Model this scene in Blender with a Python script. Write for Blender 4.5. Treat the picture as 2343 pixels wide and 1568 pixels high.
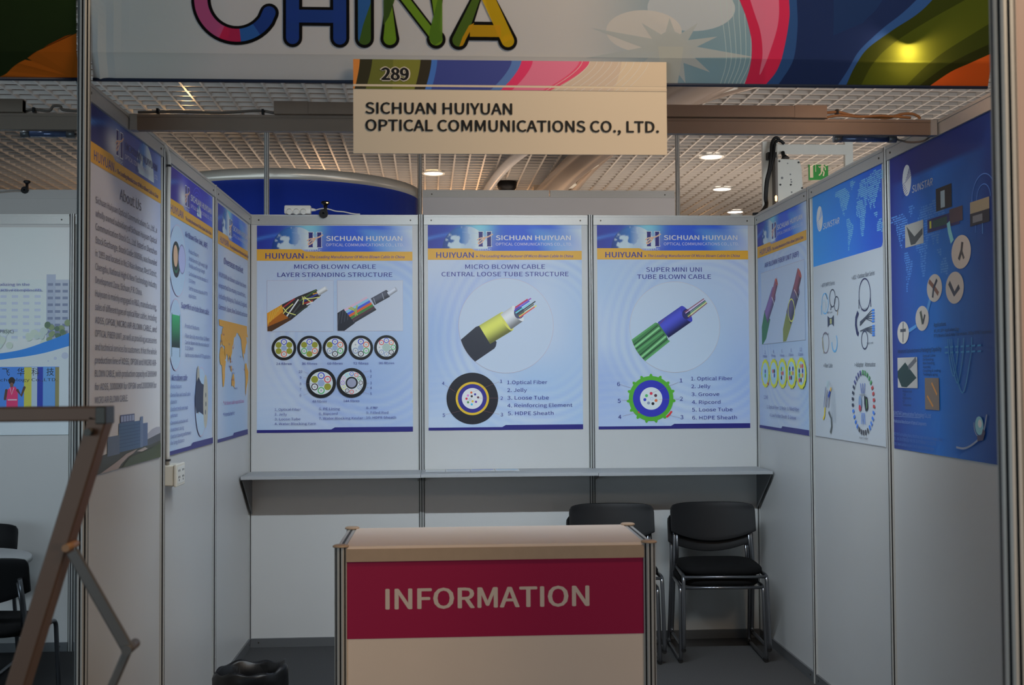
# A shell-scheme exhibition stand under an egg-crate ceiling, built in metres.
# x runs along the stand's back wall, y away from the aisle (back wall at y = 0), z up.
import bpy, math, random
from mathutils import Vector, Matrix
R = random.Random(7)
S = bpy.context.scene
COL = S.collection
for o in list(bpy.data.objects): bpy.data.objects.remove(o)

# ------------------------------------------------------------------ camera
cam = bpy.data.cameras.new('camera'); co = bpy.data.objects.new('camera', cam); COL.objects.link(co)
yaw, pit, roll = .0581, .0296, -.0062
fw = Vector((math.sin(yaw)*math.cos(pit), math.cos(yaw)*math.cos(pit), math.sin(pit)))
r0 = Vector((math.cos(yaw), -math.sin(yaw), 0)); u0 = r0.cross(fw)
rx = r0*math.cos(roll)+u0*math.sin(roll); ux = u0*math.cos(roll)-r0*math.sin(roll)
m = Matrix.Identity(4)
for i in range(3): m[i][0], m[i][1], m[i][2] = rx[i], ux[i], -fw[i]
m.translation = (-.3467, -6.5001, 1.5387)
co.matrix_world = m
cam.sensor_width = 36; cam.lens = 36*2558.4/2343; cam.clip_start = .05; cam.clip_end = 100
cam.dof.use_dof = True; cam.dof.focus_distance = 6.2; cam.dof.aperture_fstop = 6.3
S.camera = co

# ------------------------------------------------------------------ world, exposure, lights of the hall and added fills
w = bpy.data.worlds.new('hall_daylight'); S.world = w; w.use_nodes = True
bg = w.node_tree.nodes['Background']; bg.inputs[0].default_value = (.62, .76, 1, 1); bg.inputs[1].default_value = .05
S.view_settings.view_transform = 'Standard'; S.view_settings.look = 'None'
S.view_settings.gamma = 1; S.view_settings.use_curve_mapping = False
S.view_settings.exposure = 0
S.cycles.max_bounces = 6; S.cycles.diffuse_bounces = 4; S.cycles.sample_clamp_indirect = 3

def light(name, kind, loc, power, col, target=None, parent=None, **kw):
    d = bpy.data.lights.new(name, kind); d.energy = power; d.color = col
    for k, v in kw.items(): setattr(d, k, v)
    o = bpy.data.objects.new(name, d); COL.objects.link(o); o.location = loc
    if target is not None:
        o.rotation_euler = (Vector(target)-Vector(loc)).to_track_quat('-Z', 'Y').to_euler()
    if parent: o.parent = parent
    return o
WARM = (1, .74, .48); COOL = (.78, .9, 1)
# warm ceiling flood over the aisle; spot added to light the near post
light('aisle_flood', 'AREA', (.65, -4.2, 3.6), 20, WARM, (.3, -3, 1.9), shape='RECTANGLE', size=1.0, size_y=.4)
light('near_post_fill', 'SPOT', (1.3, -6.6, 3.5), 190, WARM, (.75, -4.77, 1.7), spot_size=1.0, spot_blend=.9, shadow_soft_size=.3)
# added unseen fill for the ceiling grid: cool on the left, warmer right
light('grid_fill_cool', 'AREA', (-3.2, .8, 2.0), 20, (.72, .88, 1), (-3.0, 2.0, 4.5), shape='RECTANGLE', size=4, size_y=.7)
light('grid_fill_warm', 'AREA', (1.6, .8, 2.0), 16, (1, .82, .70), (1.6, 2.0, 4.5), shape='RECTANGLE', size=3, size_y=.7)
# added light for the white frame and the ceiling at right
light('right_fill', 'AREA', (3.1, -2.42, 2.53), 26, COOL, (3.1, 2.0, 3.0), shape='RECTANGLE', size=2, size_y=.04)
light('grid_fill_right', 'AREA', (3.6, 3.8, 1.6), 60, (1, .84, .72), (3.6, 3.6, 4.5), shape='RECTANGLE', size=3, size_y=1.5)  # added fill under the right side of the grid
light('grid_fill_rear', 'AREA', (0, 4.75, 2.2), 62, (1, .78, .6), (0, 5.6, 4.5), shape='RECTANGLE', size=8, size_y=.6)  # added fill for the rear part of the grid
light('front_fill_cool', 'AREA', (-4.5, -9.5, 1.6), 90, (.66, .86, 1), (-1, 4, 3.7), shape='RECTANGLE', size=5, size_y=1.6)  # added cool fill from the front for ceiling and banner
light('front_fill_warm', 'AREA', (5.5, -9.0, 1.6), 90, (1, .84, .74), (4, 4, 3.7), shape='RECTANGLE', size=4, size_y=1.6)  # added warm fill from the front for the ceiling at right

# ------------------------------------------------------------------ materials
def lin(c):
    c = c/255
    return c/12.92 if c <= .04045 else ((c+.055)/1.055)**2.4
def rgb(c): return (lin(c[0]), lin(c[1]), lin(c[2]), 1)
M = {}
def mat(name, c, rough=.5, metal=0, spec=.4, noise=0, scale=40, emit=None, bump=0, trans=0):
    mm = bpy.data.materials.new(name); mm.use_nodes = True; M[name] = mm
    nt = mm.node_tree; b = nt.nodes['Principled BSDF']
    b.inputs['Base Color'].default_value = rgb(c); b.inputs['Roughness'].default_value = rough
    b.inputs['Metallic'].default_value = metal; b.inputs['Specular IOR Level'].default_value = spec
    if noise or bump:
        tc = nt.nodes.new('ShaderNodeTexCoord'); n = nt.nodes.new('ShaderNodeTexNoise')
        n.inputs['Scale'].default_value = scale; n.inputs['Detail'].default_value = 4
        nt.links.new(tc.outputs['Object'], n.inputs['Vector'])
    if noise:
        mx = nt.nodes.new('ShaderNodeMix'); mx.data_type = 'RGBA'; mx.blend_type = 'MULTIPLY'
        mx.inputs[6].default_value = rgb(c); mx.inputs[0].default_value = noise
        nt.links.new(n.outputs['Fac'], mx.inputs[7]); nt.links.new(mx.outputs[2], b.inputs['Base Color'])
    if bump:
        bp = nt.nodes.new('ShaderNodeBump'); bp.inputs['Strength'].default_value = bump; bp.inputs['Distance'].default_value = .002
        nt.links.new(n.outputs['Fac'], bp.inputs['Height']); nt.links.new(bp.outputs[0], b.inputs['Normal'])
    if emit:
        b.inputs['Emission Color'].default_value = (*emit[:3], 1); b.inputs['Emission Strength'].default_value = emit[3]
    if trans: b.inputs['Transmission Weight'].default_value = trans
    return mm
mat('panel', (204, 204, 202), .38, noise=.06, scale=3)
mat('panel_far', (205, 203, 203), .5, noise=.06, scale=3)
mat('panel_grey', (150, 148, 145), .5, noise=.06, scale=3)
mat('panel_warm', (184, 160, 150), .45, noise=.08, scale=4)
mat('alu', (186, 187, 184), .36, .2, .5, noise=.08, scale=60)
mat('alu_dark', (120, 122, 124), .4, .5, .5)
mat('alu_brushed', (214, 208, 196), .32, .45, .5, noise=.12, scale=8)
mat('groove', (52, 52, 54), .6)  # dark slot colour, painted on top of the shade inside post slots
mat('screw', (70, 66, 60), .4, .6)
mat('carpet', (92, 92, 93), .95, spec=.1, noise=.75, scale=260, bump=.5)
mat('grid_white', (196, 192, 186), .35, 0, .6)
mat('plenum', (96, 92, 88), .9)
mat('black_plastic', (15, 15, 17), .5, 0, .3, noise=.1, scale=200)
mat('black_fabric', (15, 15, 16), .9, 0, .2, noise=.4, scale=500, bump=.3)
mat('black_rubber', (16, 16, 16), .6)
mat('chrome', (122, 124, 128), .28, .9)
mat('white_plastic', (228, 228, 222), .35)
mat('cream_plastic', (226, 222, 208), .35)
mat('white_board', (212, 212, 204), .55, noise=.1, scale=12)
mat('counter_board', (230, 212, 196), .42, noise=.06, scale=6)
mat('counter_edge', (182, 158, 134), .5, noise=.12, scale=30)
mat('grey_board', (168, 170, 172), .42, noise=.06, scale=8)
mat('bracket', (112, 114, 116), .5)
mat('beam_steel', (148, 130, 114), .5, .05, noise=.08, scale=20)
mat('frame_bronze', (116, 88, 70), .45, .2, noise=.1, scale=14)
mat('frame_grey', (104, 98, 92), .45, .2)
mat('bag', (20, 20, 22), .42, 0, .5, noise=.3, scale=30)
mat('cable_orange_lit', (176, 128, 84), .45)  # orange lamp light put into the beam cables' colour
mat('cable_white', (214, 212, 204), .45)
mat('cable_grey', (120, 110, 100), .5)
mat('blue_wall', (34, 64, 180), .5, noise=.08, scale=5)
mat('beige_wall', (190, 172, 150), .7)
mat('tube_white', (184, 168, 154), .24, .3, .7)
mat('blue_drum', (40, 50, 72), .4)
mat('duct_white', (225, 222, 220), .3, 0, .6, noise=.2, scale=30)
mat('lamp_warm', (255, 220, 170), .4, emit=(1, .72, .42, 9))
mat('lamp_white', (255, 245, 230), .4, emit=(1, .9, .8, 9))
mat('lamp_indicator', (255, 190, 110), .4, emit=(1, .55, .2, 4))
mat('tube_glow', (250, 250, 255), .4, emit=(.9, .96, 1, 18))
mat('tube_reflection_blue', (96, 112, 150), .15, .3, .8)  # blue poster's reflection put into the fixture's colour
mat('paper', (222, 224, 226), .6)
mat('red_cap', (150, 40, 40), .5)

def print_material(name, rough=.42, spec=.35, translucent=0):
    """Ink on paper or cloth: the printed colours live in the mesh's 'ink' attribute."""
    mm = bpy.data.materials.new(name); mm.use_nodes = True; M[name] = mm
    nt = mm.node_tree; b = nt.nodes['Principled BSDF']
    a = nt.nodes.new('ShaderNodeAttribute'); a.attribute_name = 'ink'
    nt.links.new(a.outputs['Color'], b.inputs['Base Color'])
    b.inputs['Roughness'].default_value = rough; b.inputs['Specular IOR Level'].default_value = spec
    if translucent:
        t = nt.nodes.new('ShaderNodeBsdfTranslucent'); mx = nt.nodes.new('ShaderNodeMixShader')
        nt.links.new(a.outputs['Color'], t.inputs['Color']); mx.inputs[0].default_value = translucent
        nt.links.new(b.outputs[0], mx.inputs[1]); nt.links.new(t.outputs[0], mx.inputs[2])
        nt.links.new(mx.outputs[0], nt.nodes['Material Output'].inputs['Surface'])
print_material('poster_print')
print_material('sign_print', .45, .3)
print_material('banner_print', .8, .1, .5)

# ------------------------------------------------------------------ objects, names, labels
def link(o, parent=None):
    COL.objects.link(o)
    if parent is not None: o.parent = parent
    return o
def tag(o, label, cat, group=None, kind='thing'):
    o['label'] = label; o['category'] = cat; o['kind'] = kind
    if group: o['group'] = group
    return o
def thing(name, loc, label, cat, group=None, rz=0):
    o = bpy.data.objects.new(name, None); link(o); o.location = loc; o.rotation_euler = (0, 0, rz); o.empty_display_size = .05
    return tag(o, label, cat, group)
def structure(name, loc=(0, 0, 0)):
    o = bpy.data.objects.new(name, None); link(o); o.location = loc; o['kind'] = 'structure'
    return o
def dup(root, loc, rz, label, name=None):
    c = root.copy(); link(c); c.location = loc; c.rotation_euler = (0, 0, rz); c['label'] = label
    for ch in list(root.children):
        d = ch.copy(); link(d, c)
        for g in list(ch.children):
            e = g.copy(); link(e, d)
    return c

class MB:
    """Collects shapes and links them as ONE mesh object."""
    def __init__(s): s.v = []; s.f = []; s.mi = []; s.sm = []
    def add(s, vs, fs, mi=0, smooth=False):
        n = len(s.v); s.v += [tuple(p) for p in vs]
        for f in fs: s.f.append([i+n for i in f]); s.mi.append(mi); s.sm.append(smooth)
        return s
    def box(s, x0, x1, y0, y1, z0, z1, mi=0, mx=None):
        vs = [Vector((x, y, z)) for z in (z0, z1) for y in (y0, y1) for x in (x0, x1)]
        if mx: vs = [mx @ p for p in vs]
        return s.add(vs, [(0, 2, 3, 1), (4, 5, 7, 6), (0, 1, 5, 4), (2, 6, 7, 3), (0, 4, 6, 2), (1, 3, 7, 5)], mi)
    def prism(s, poly, axis, a0, a1, mi=0, smooth=False):
        """poly: 2-D outline, extruded along axis from a0 to a1 (x: poly is (y,z); y: (x,z); z: (x,y))."""
        def P(p, a): return {'x': (a, p[0], p[1]), 'y': (p[0], a, p[1]), 'z': (p[0], p[1], a)}[axis]
        n = len(poly)
        vs = [P(p, a0) for p in poly]+[P(p, a1) for p in poly]
        s.add(vs, [tuple(range(n))[::-1], tuple(range(n, 2*n))], mi)
        k = len(s.v)-2*n
        for i in range(n):
            j = (i+1) % n; s.f.append([k+i, k+j, k+n+j, k+n+i]); s.mi.append(mi); s.sm.append(smooth)
        return s
    def tube(s, pts, r, n=8, mi=0, cap=True, closed=False):
        pts = [Vector(p) for p in pts]; rings = []
        up = None
        for i, p in enumerate(pts):
            a = pts[i-1] if i else None; b = pts[i+1] if i < len(pts)-1 else None
            t = ((b-p).normalized() if b is not None else Vector())+((p-a).normalized() if a is not None else Vector())
            t = t.normalized() if t.length > 1e-6 else (pts[-1]-pts[0]).normalized()
            if up is None: up = Vector((0, 0, 1)) if abs(t.z) < .9 else Vector((1, 0, 0))
            e = t.cross(up).normalized(); up = e.cross(t).normalized()
            rr = r[i] if isinstance(r, (list, tuple)) else r
            rings.append([p+rr*(math.cos(2*math.pi*k/n)*e+math.sin(2*math.pi*k/n)*up) for k in range(n)])
        vs = [q for ring in rings for q in ring]; fs = []
        for i in range(len(rings)-1):
            for k in range(n):
                k2 = (k+1) % n; fs.append((i*n+k, i*n+k2, (i+1)*n+k2, (i+1)*n+k))
        s.add(vs, fs, mi, True)
        if cap:
            base = len(s.v)-len(vs)
            s.f.append([base+k for k in range(n)][::-1]); s.mi.append(mi); s.sm.append(False)
            s.f.append([base+(len(rings)-1)*n+k for k in range(n)]); s.mi.append(mi); s.sm.append(False)
        return s
    def cyl(s, a, b, r, n=20, mi=0): return s.tube([a, b], r, n, mi)
    def lathe(s, prof, c, n=32, mi=0, wob=None, smooth=True):
        vs = []; fs = []
        for i, (r, z) in enumerate(prof):
            for k in range(n):
                t = 2*math.pi*k/n; rr, zz = (r, z) if wob is None else wob(r, z, t, i)
                vs.append((c[0]+rr*math.cos(t), c[1]+rr*math.sin(t), c[2]+zz))
        for i in range(len(prof)-1):
            for k in range(n):
                k2 = (k+1) % n; fs.append((i*n+k, i*n+k2, (i+1)*n+k2, (i+1)*n+k))
        return s.add(vs, fs, mi, smooth)
    def build(s, name, mats, parent=None, loc=(0, 0, 0), rz=0, bevel=0, solid=0):
        me = bpy.data.meshes.new(name); me.from_pydata(s.v, [], s.f)
        for k in ([mats] if isinstance(mats, str) else mats): me.materials.append(M[k])
        me.polygons.foreach_set('material_index', s.mi); me.polygons.foreach_set('use_smooth', s.sm)
        me.validate(); me.update()
        o = bpy.data.objects.new(name, me); link(o, parent); o.location = loc; o.rotation_euler = (0, 0, rz)
        if solid: k = o.modifiers.new('t', 'SOLIDIFY'); k.thickness = solid; k.offset = 0
        if bevel: k = o.modifiers.new('b', 'BEVEL'); k.width = bevel; k.segments = 3; k.limit_method = 'ANGLE'; k.harden_normals = False
        return o
def fillet(pts, r, n=5):
    """Round the corners of a polyline."""
    pts = [Vector(p) for p in pts]; out = [pts[0]]
    for i in range(1, len(pts)-1):
        p, a, b = pts[i], pts[i-1], pts[i+1]
        u, v = (a-p), (b-p); d = min(r, u.length*.45, v.length*.45)
        p0, p1 = p+u.normalized()*d, p+v.normalized()*d
        for k in range(n+1):
            t = k/n; out.append(p0*(1-t)**2+p*2*t*(1-t)+p1*t*t)
    return out+[pts[-1]]
def spline(pts, n=8):
    """Catmull-Rom through the points."""
    P = [Vector(p) for p in pts]; P = [P[0]*2-P[1]]+P+[P[-1]*2-P[-2]]; out = []
    for i in range(1, len(P)-2):
        for k in range(n):
            t = k/n; a, b, c, d = P[i-1:i+3]
            out.append(.5*((2*b)+(c-a)*t+(2*a-5*b+4*c-d)*t*t+(3*b-a-3*c+d)*t**3))
    return out+[P[-2]]
def octagon(r=.02, slot=.0042, depth=.006):
    """Outline of an eight-sided shell-scheme post with a slot in each face."""
    out = []; ap = r*math.cos(math.pi/8)
    for k in range(8):
        t = k*math.pi/4; n = (math.cos(t), math.sin(t)); e = (-n[1], n[0]); h = ap*math.tan(math.pi/8)*.97
        for s_, d in ((-h, 0), (-slot, 0), (-slot, depth), (slot, depth), (slot, 0), (h, 0)):
            out.append((n[0]*(ap-d)+e[0]*s_, n[1]*(ap-d)+e[1]*s_))
    return out
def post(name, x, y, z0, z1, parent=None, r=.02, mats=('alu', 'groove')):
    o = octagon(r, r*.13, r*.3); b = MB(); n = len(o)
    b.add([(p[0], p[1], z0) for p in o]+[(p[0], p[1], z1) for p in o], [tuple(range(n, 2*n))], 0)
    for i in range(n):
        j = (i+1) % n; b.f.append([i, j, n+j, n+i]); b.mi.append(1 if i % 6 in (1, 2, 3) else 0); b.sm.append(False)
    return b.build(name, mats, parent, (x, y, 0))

# ------------------------------------------------------------------ printed artwork
TXT = bpy.data.curves.new('lettering', 'FONT'); TXT.resolution_u = 3
TXO = bpy.data.objects.new('lettering', TXT); TXD = TXT.font
try:   # a plain sans serif that ships with Blender
    import os
    TXF = bpy.data.fonts.load(os.path.join(bpy.utils.resource_path('LOCAL'), 'datafiles', 'fonts', 'Noto Sans CJK Regular.woff2'))
except Exception: TXF = TXD
_tc = {}
def glyphs(body, shear=0):
    """Outline faces of a line of lettering, scaled so that capitals are 1 high."""
    key = (body, shear)
    if key not in _tc:
        TXT.font = TXF
        TXT.shear = shear
        if TXT.font.name not in _tc:
            TXT.body = 'H'; me = TXO.to_mesh(); _tc[TXT.font.name] = max(v.co.y for v in me.vertices); TXO.to_mesh_clear()
        TXT.body = body; k = 1/_tc[TXT.font.name]
        me = TXO.to_mesh()
        _tc[key] = ([(v.co.x*k, v.co.y*k) for v in me.vertices], [tuple(p.vertices) for p in me.polygons])
        TXO.to_mesh_clear()
    return _tc[key]
class Art:
    """A printed sheet w x h. Coordinates: a to the right, b down from the top edge; every call prints over the last."""
    def __init__(s, w, h, step=4e-5): s.w, s.h = w, h; s.v = []; s.f = []; s.c = []; s.z = step; s.st = step
    def put(s, pts, faces, cols):
        n = len(s.v); s.v += [(p[0], -s.z, -p[1]) for p in pts]
        for f, c in zip(faces, cols):
            s.f.append([i+n for i in f]); s.c += (list(c) if isinstance(c[0], (tuple, list)) else [c]*len(f))
        s.z += s.st
        return s
    def poly(s, pts, col):
        return s.put(pts, [tuple(range(len(pts)))[::-1]], [col])
    def rect(s, a0, b0, a1, b1, col): return s.poly([(a0, b0), (a1, b0), (a1, b1), (a0, b1)], col)
    def grid(s, a0, b0, a1, b1, na, nb, fn):
        pts = [(a0+(a1-a0)*i/na, b0+(b1-b0)*j/nb) for j in range(nb+1) for i in range(na+1)]
        cc = [fn(*p) for p in pts]; F = []; C = []
        for j in range(nb):
            for i in range(na):
                q = (j*(na+1)+i, (j+1)*(na+1)+i, (j+1)*(na+1)+i+1, j*(na+1)+i+1); F.append(q); C.append([cc[k] for k in q])
        return s.put(pts, F, C)
    def disc(s, a, b, r, col, n=36, ry=None, cut=None):
        ry = ry or r
        return s.poly([(a+r*math.cos(2*math.pi*k/n), b+ry*math.sin(2*math.pi*k/n)) for k in range(n)], col)
    def ring(s, a, b, r0, r1, col, n=36, k=1, t0=0, t1=2*math.pi):
        pts = []
        for i in range(n+1):
            t = t0+(t1-t0)*i/n; pts += [(a+r0*math.cos(t), b+k*r0*math.sin(t)), (a+r1*math.cos(t), b+k*r1*math.sin(t))]
        return s.put(pts, [(2*i, 2*i+1, 2*i+3, 2*i+2)[::-1] for i in range(n)], [col]*n)
    def stroke(s, pts, wd, col, cap=False):
        P = [Vector((p[0], p[1])) for p in pts]; L = []; Rr = []
        for i, p in enumerate(P):
            t = (P[min(i+1, len(P)-1)]-P[max(i-1, 0)]); t = t.normalized() if t.length > 0 else Vector((1, 0))
            n = Vector((-t.y, t.x))*wd/2; L.append(p+n); Rr.append(p-n)
        k = len(P)
        s.put([tuple(q) for q in L+Rr], [(i, i+1, k+i+1, k+i) for i in range(k-1)], [col]*(k-1))
        if cap:
            for p in (P[0], P[-1]): s.disc(p.x, p.y, wd/2, col, 20)
        return s
    def cable(s, a0, b0, a1, b1, r, col, lo=.25, hi=1.25, n=9, cap=None, rib=None):
        """A printed picture of a round cable piece, with its picture's own modelling."""
        d = Vector((a1-a0, b1-b0)); t = d.normalized(); nn = Vector((t.y, -t.x))
        pts = []; cc = []
        for i in range(n+1):
            k = -1+2*i/n; e = math.sqrt(max(0, 1-k*k))*r*.35
            p = Vector((a0, b0))+nn*r*k+t*e*0; q = Vector((a1, b1))+nn*r*k+t*e
            g = lo+(hi-lo)*max(0, math.cos((k-.35)*1.25))**1.6
            if rib and i % 2: g *= rib
            pts += [tuple(p), tuple(q)]; cc.append(tuple(min(1, x*g) for x in col[:3])+(1,))
        s.put(pts, [(2*i, 2*i+1, 2*i+3, 2*i+2) for i in range(n)], [[cc[i], cc[i], cc[i+1], cc[i+1]] for i in range(n)])
        if cap:
            m_ = 24; P = []
            for k in range(m_):
                th = 2*math.pi*k/m_; P.append(tuple(Vector((a1, b1))+nn*r*math.cos(th)+t*r*.35*math.sin(th)))
            s.poly(P, cap)
        return s
    def text(s, body, a0, a1, base, cap, col, bold=0, shear=0):
        """A line of lettering from a0 to a1 on the base line; bold thickens the strokes by overprinting (in capital heights)."""
        v, f = glyphs(body, shear)
        if not v: return s
        x0 = min(p[0] for p in v); x1 = max(p[0] for p in v); d = bold*cap
        kx = (a1-a0-2*d)/(x1-x0) if a1 else cap*.95
        ky = cap-2*d*.6
        for dx, dy in (((0, 0),) if not bold else ((0, 0), (2*d, 0), (d, .6*d), (d, -.6*d), (1.5*d, .4*d), (.5*d, -.4*d))):
            s.put([(a0+(p[0]-x0)*kx+dx, base-d*.6-p[1]*ky+dy) for p in v], f, [col]*len(f))
        return s
    def clipped(s, b0, b1):
        """The strip of the sheet between heights b0 and b1, measured from b0."""
        o = Art(s.w, b1-b0); k = 0
        for f in s.f:
            P = [(s.v[i], s.c[k+q]) for q, i in enumerate(f)]; k += len(f)
            for lim, sg_ in ((-b0, 1), (-b1, -1)):
                out = []
                for q in range(len(P)):
                    (p, c), (p2_, c2) = P[q], P[(q+1) % len(P)]
                    d, d2 = (lim-p[2])*sg_, (lim-p2_[2])*sg_
                    if d >= 0: out.append((p, c))
                    if (d >= 0) != (d2 >= 0):
                        t = d/(d-d2); out.append((tuple(p[j]+(p2_[j]-p[j])*t for j in range(3)), tuple(c[j]+(c2[j]-c[j])*t for j in range(4))))
                P = out
                if len(P) < 3: break
            if len(P) >= 3:
                n = len(o.v); o.v += [(p[0], p[1], p[2]+b0) for p, c in P]; o.f.append(list(range(n, n+len(P)))); o.c += [c for p, c in P]
        return o
    def build(s, name, material, parent=None, loc=(0, 0, 0), rz=0, thick=.0008, paper=(.72, .72, .7, 1), bend=None):
        n = len(s.v); w_, h_ = s.w, s.h
        v = s.v+[(0, 0, 0), (w_, 0, 0), (w_, 0, -h_), (0, 0, -h_), (0, thick, 0), (w_, thick, 0), (w_, thick, -h_), (0, thick, -h_)]
        bx = [(0, 3, 2, 1), (4, 5, 6, 7), (0, 1, 5, 4), (1, 2, 6, 5), (2, 3, 7, 6), (3, 0, 4, 7)]
        if bend: bx = []; v = s.v
        f = s.f+[[i+n for i in q] for q in bx]; c = s.c+[paper]*(4*len(bx))
        if bend: v = [bend(*p) for p in v]
        me = bpy.data.meshes.new(name); me.from_pydata(v, [], f)
        at = me.color_attributes.new('ink', 'FLOAT_COLOR', 'CORNER')
        at.data.foreach_set('color', [x for q in c for x in q])
        me.materials.append(M[material]); me.update()
        o = bpy.data.objects.new(name, me); link(o, parent); o.location = loc; o.rotation_euler = (0, 0, rz)
        return o
KS = 1
def ink(r, g, b, k=2.0):
    """A printed colour as it looks under the stand's tubes, turned into the ink's own reflectance."""
    return tuple(min(.86, lin(x)*k*KS) for x in (r, g, b))+(1,)
def mixc(p, q, t):
    t = max(0, min(1, t)); return tuple(p[i]*(1-t)+q[i]*t for i in range(3))+(1,)
def vn(x, y, seed=0):
    """Smooth value noise."""
    def h(i, j): return (math.sin(i*127.1+j*311.7+seed*74.7)*43758.5453) % 1
    i, j = math.floor(x), math.floor(y); u, v = x-i, y-j; u, v = u*u*(3-2*u), v*v*(3-2*v)
    return (h(i, j)*(1-u)+h(i+1, j)*u)*(1-v)+(h(i, j+1)*(1-u)+h(i+1, j+1)*u)*v

# ================================================================== the setting
def flat(name, x0, x1, y0, y1, z0, z1, mt, parent=None):
    o = MB().box(x0, x1, y0, y1, z0, z1).build(name, mt, parent)
    if parent is None: o['kind'] = 'structure'
    return o
flat('floor', -14, 14, -12, 14, -.1, 0, 'carpet')
ZC = 3.72
g = MB(); P_ = .15; HB = .03; TB = .0085
for i in range(-46, 54): g.box(i*P_-TB, i*P_+TB, -9, 12.2, ZC, ZC+HB)
for j in range(-60, 82): g.box(-7, 8.1, j*P_-TB, j*P_+TB, ZC+.001, ZC+HB-.001)
ceil = g.build('ceiling', 'grid_white', None, (-.03, .03, 0), math.radians(1.0)); ceil['kind'] = 'structure'
flat('plenum_slab', -9, 10, -10, 14, ZC+.45, ZC+.5, 'plenum', ceil)
flat('wall_far', -12, 12, 12.4, 12.6, 0, 4.3, 'panel_far')

HT = 2.474
def wall_run(name, a, b, inward, n, posts, front_low=True):
    """n panels of a shell-scheme wall from post centre a to post centre b; inward is the unit normal into the stand."""
    st = structure(name); a, b = Vector(a), Vector(b); d = (b-a)/n; t = d.normalized(); L = d.length
    mx0 = Matrix(((t.x, -inward[0], 0, 0), (t.y, -inward[1], 0, 0), (0, 0, 1, 0), (0, 0, 0, 1)))   # x along, y = outward
    for i in range(n):
        o_ = a+d*i; mx = Matrix.Translation((o_.x, o_.y, 0)) @ mx0
        MB().box(.014, L-.014, -.004, .004, .045, HT-.05, 0, mx).build('panel', 'panel', st)
        r = MB().box(.017, L-.017, -.015, .015, HT-.056, HT-.003, 0, mx).box(.017, L-.017, -.0185, .0185, HT-.011, HT, 0, mx)
        for sx in (.06, L-.06): r.cyl(mx @ Vector((sx, -.0145, HT-.031)), mx @ Vector((sx, -.0175, HT-.031)), .0045, 10, 1)
        r.build('top_rail', ['alu', 'screw'], st)
        r = MB().box(.017, L-.017, -.015, .015, 0, .05, 0, mx)
        for sx in (.06, L-.06): r.cyl(mx @ Vector((sx, -.0145, .027)), mx @ Vector((sx, -.0172, .027)), .0045, 10, 1)
        r.build('baseboard', ['alu_dark', 'screw'], st)
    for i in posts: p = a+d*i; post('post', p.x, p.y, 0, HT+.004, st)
    return st
wall_run('wall_back', (-1.485, 0), (1.485, 0), (0, -1), 3, (0, 1, 2, 3))
wall_run('wall_left', (-1.485, 0), (-1.485, -2.97), (1, 0), 3, (1, 2))
wall_run('wall_right', (1.485, -2.97), (1.485, 0), (-1, 0), 3, (0, 1, 2))
wall_run('wall_adjacent', (-4.455, 0), (-1.485, 0), (0, -1), 3, (0, 1, 2))

# walls, tower and posts of the stands behind
wf = structure('wall_behind')
MB().box(-.55, 1.62, 2.996, 3.004, 0, 3.07).build('panel', 'panel_far', wf)
b = MB()
for x0, x1 in ((-.55, .53), (.54, 1.615)):
    b.box(x0, x1, 2.985, 3.015, 3.06, 3.118).box(x0, x1, 2.982, 3.018, 3.108, 3.121)
b.cyl((1.53, 2.986, 3.085), (1.53, 2.982, 3.085), .006, 10, 1).cyl((-.47, 2.986, 3.085), (-.47, 2.982, 3.085), .006, 10, 1)
b.build('top_rail', ['alu', 'screw'], wf)
for k, (x, y, zt, lb) in enumerate(((-1.685, 1.9, 3.42, 'tall aluminium post in front of the round blue tower'),
                     (-.572, 3.0, 3.71, 'tall aluminium post between the round blue tower and the pale fascia wall'),
                     (1.645, 3.0, 3.71, 'tall aluminium post at the end of the pale wall near the ceiling downlights'))):
    tag(post('tall_post', x, y, 0, zt), lb, 'post', 'tall posts behind the back wall')
wn = structure('wall_adjacent_rear')
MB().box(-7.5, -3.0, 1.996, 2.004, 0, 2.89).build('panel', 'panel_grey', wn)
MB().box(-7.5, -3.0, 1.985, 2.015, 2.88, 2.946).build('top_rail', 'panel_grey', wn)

TC, TR = (-1.68, 3.21), 1.10
def arc_wall(r0, r1, z0, z1, n=72):
    b = MB(); vs = []
    for k in range(n):
        t = 2*math.pi*k/n
        for r, z in ((r0, z0), (r1, z0), (r1, z1), (r0, z1)): vs.append((r*math.cos(t), r*math.sin(t), z))
    fs = [(4*k+i, 4*k+(i+1) % 4, 4*((k+1) % n)+(i+1) % 4, 4*((k+1) % n)+i) for k in range(n) for i in range(4)]
    return b.add(vs, fs, 0, True)
tw = thing('round_tower', (TC[0], TC[1], 0), 'round dark blue fascia tower with brushed metal rim behind the back wall', 'tower')
arc_wall(TR-.03, TR, .0, 3.055).build('fascia_drum', 'blue_wall', tw)
arc_wall(TR-.035, TR+.006, 3.055, 3.14).build('metal_rim', 'alu_brushed', tw)

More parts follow.
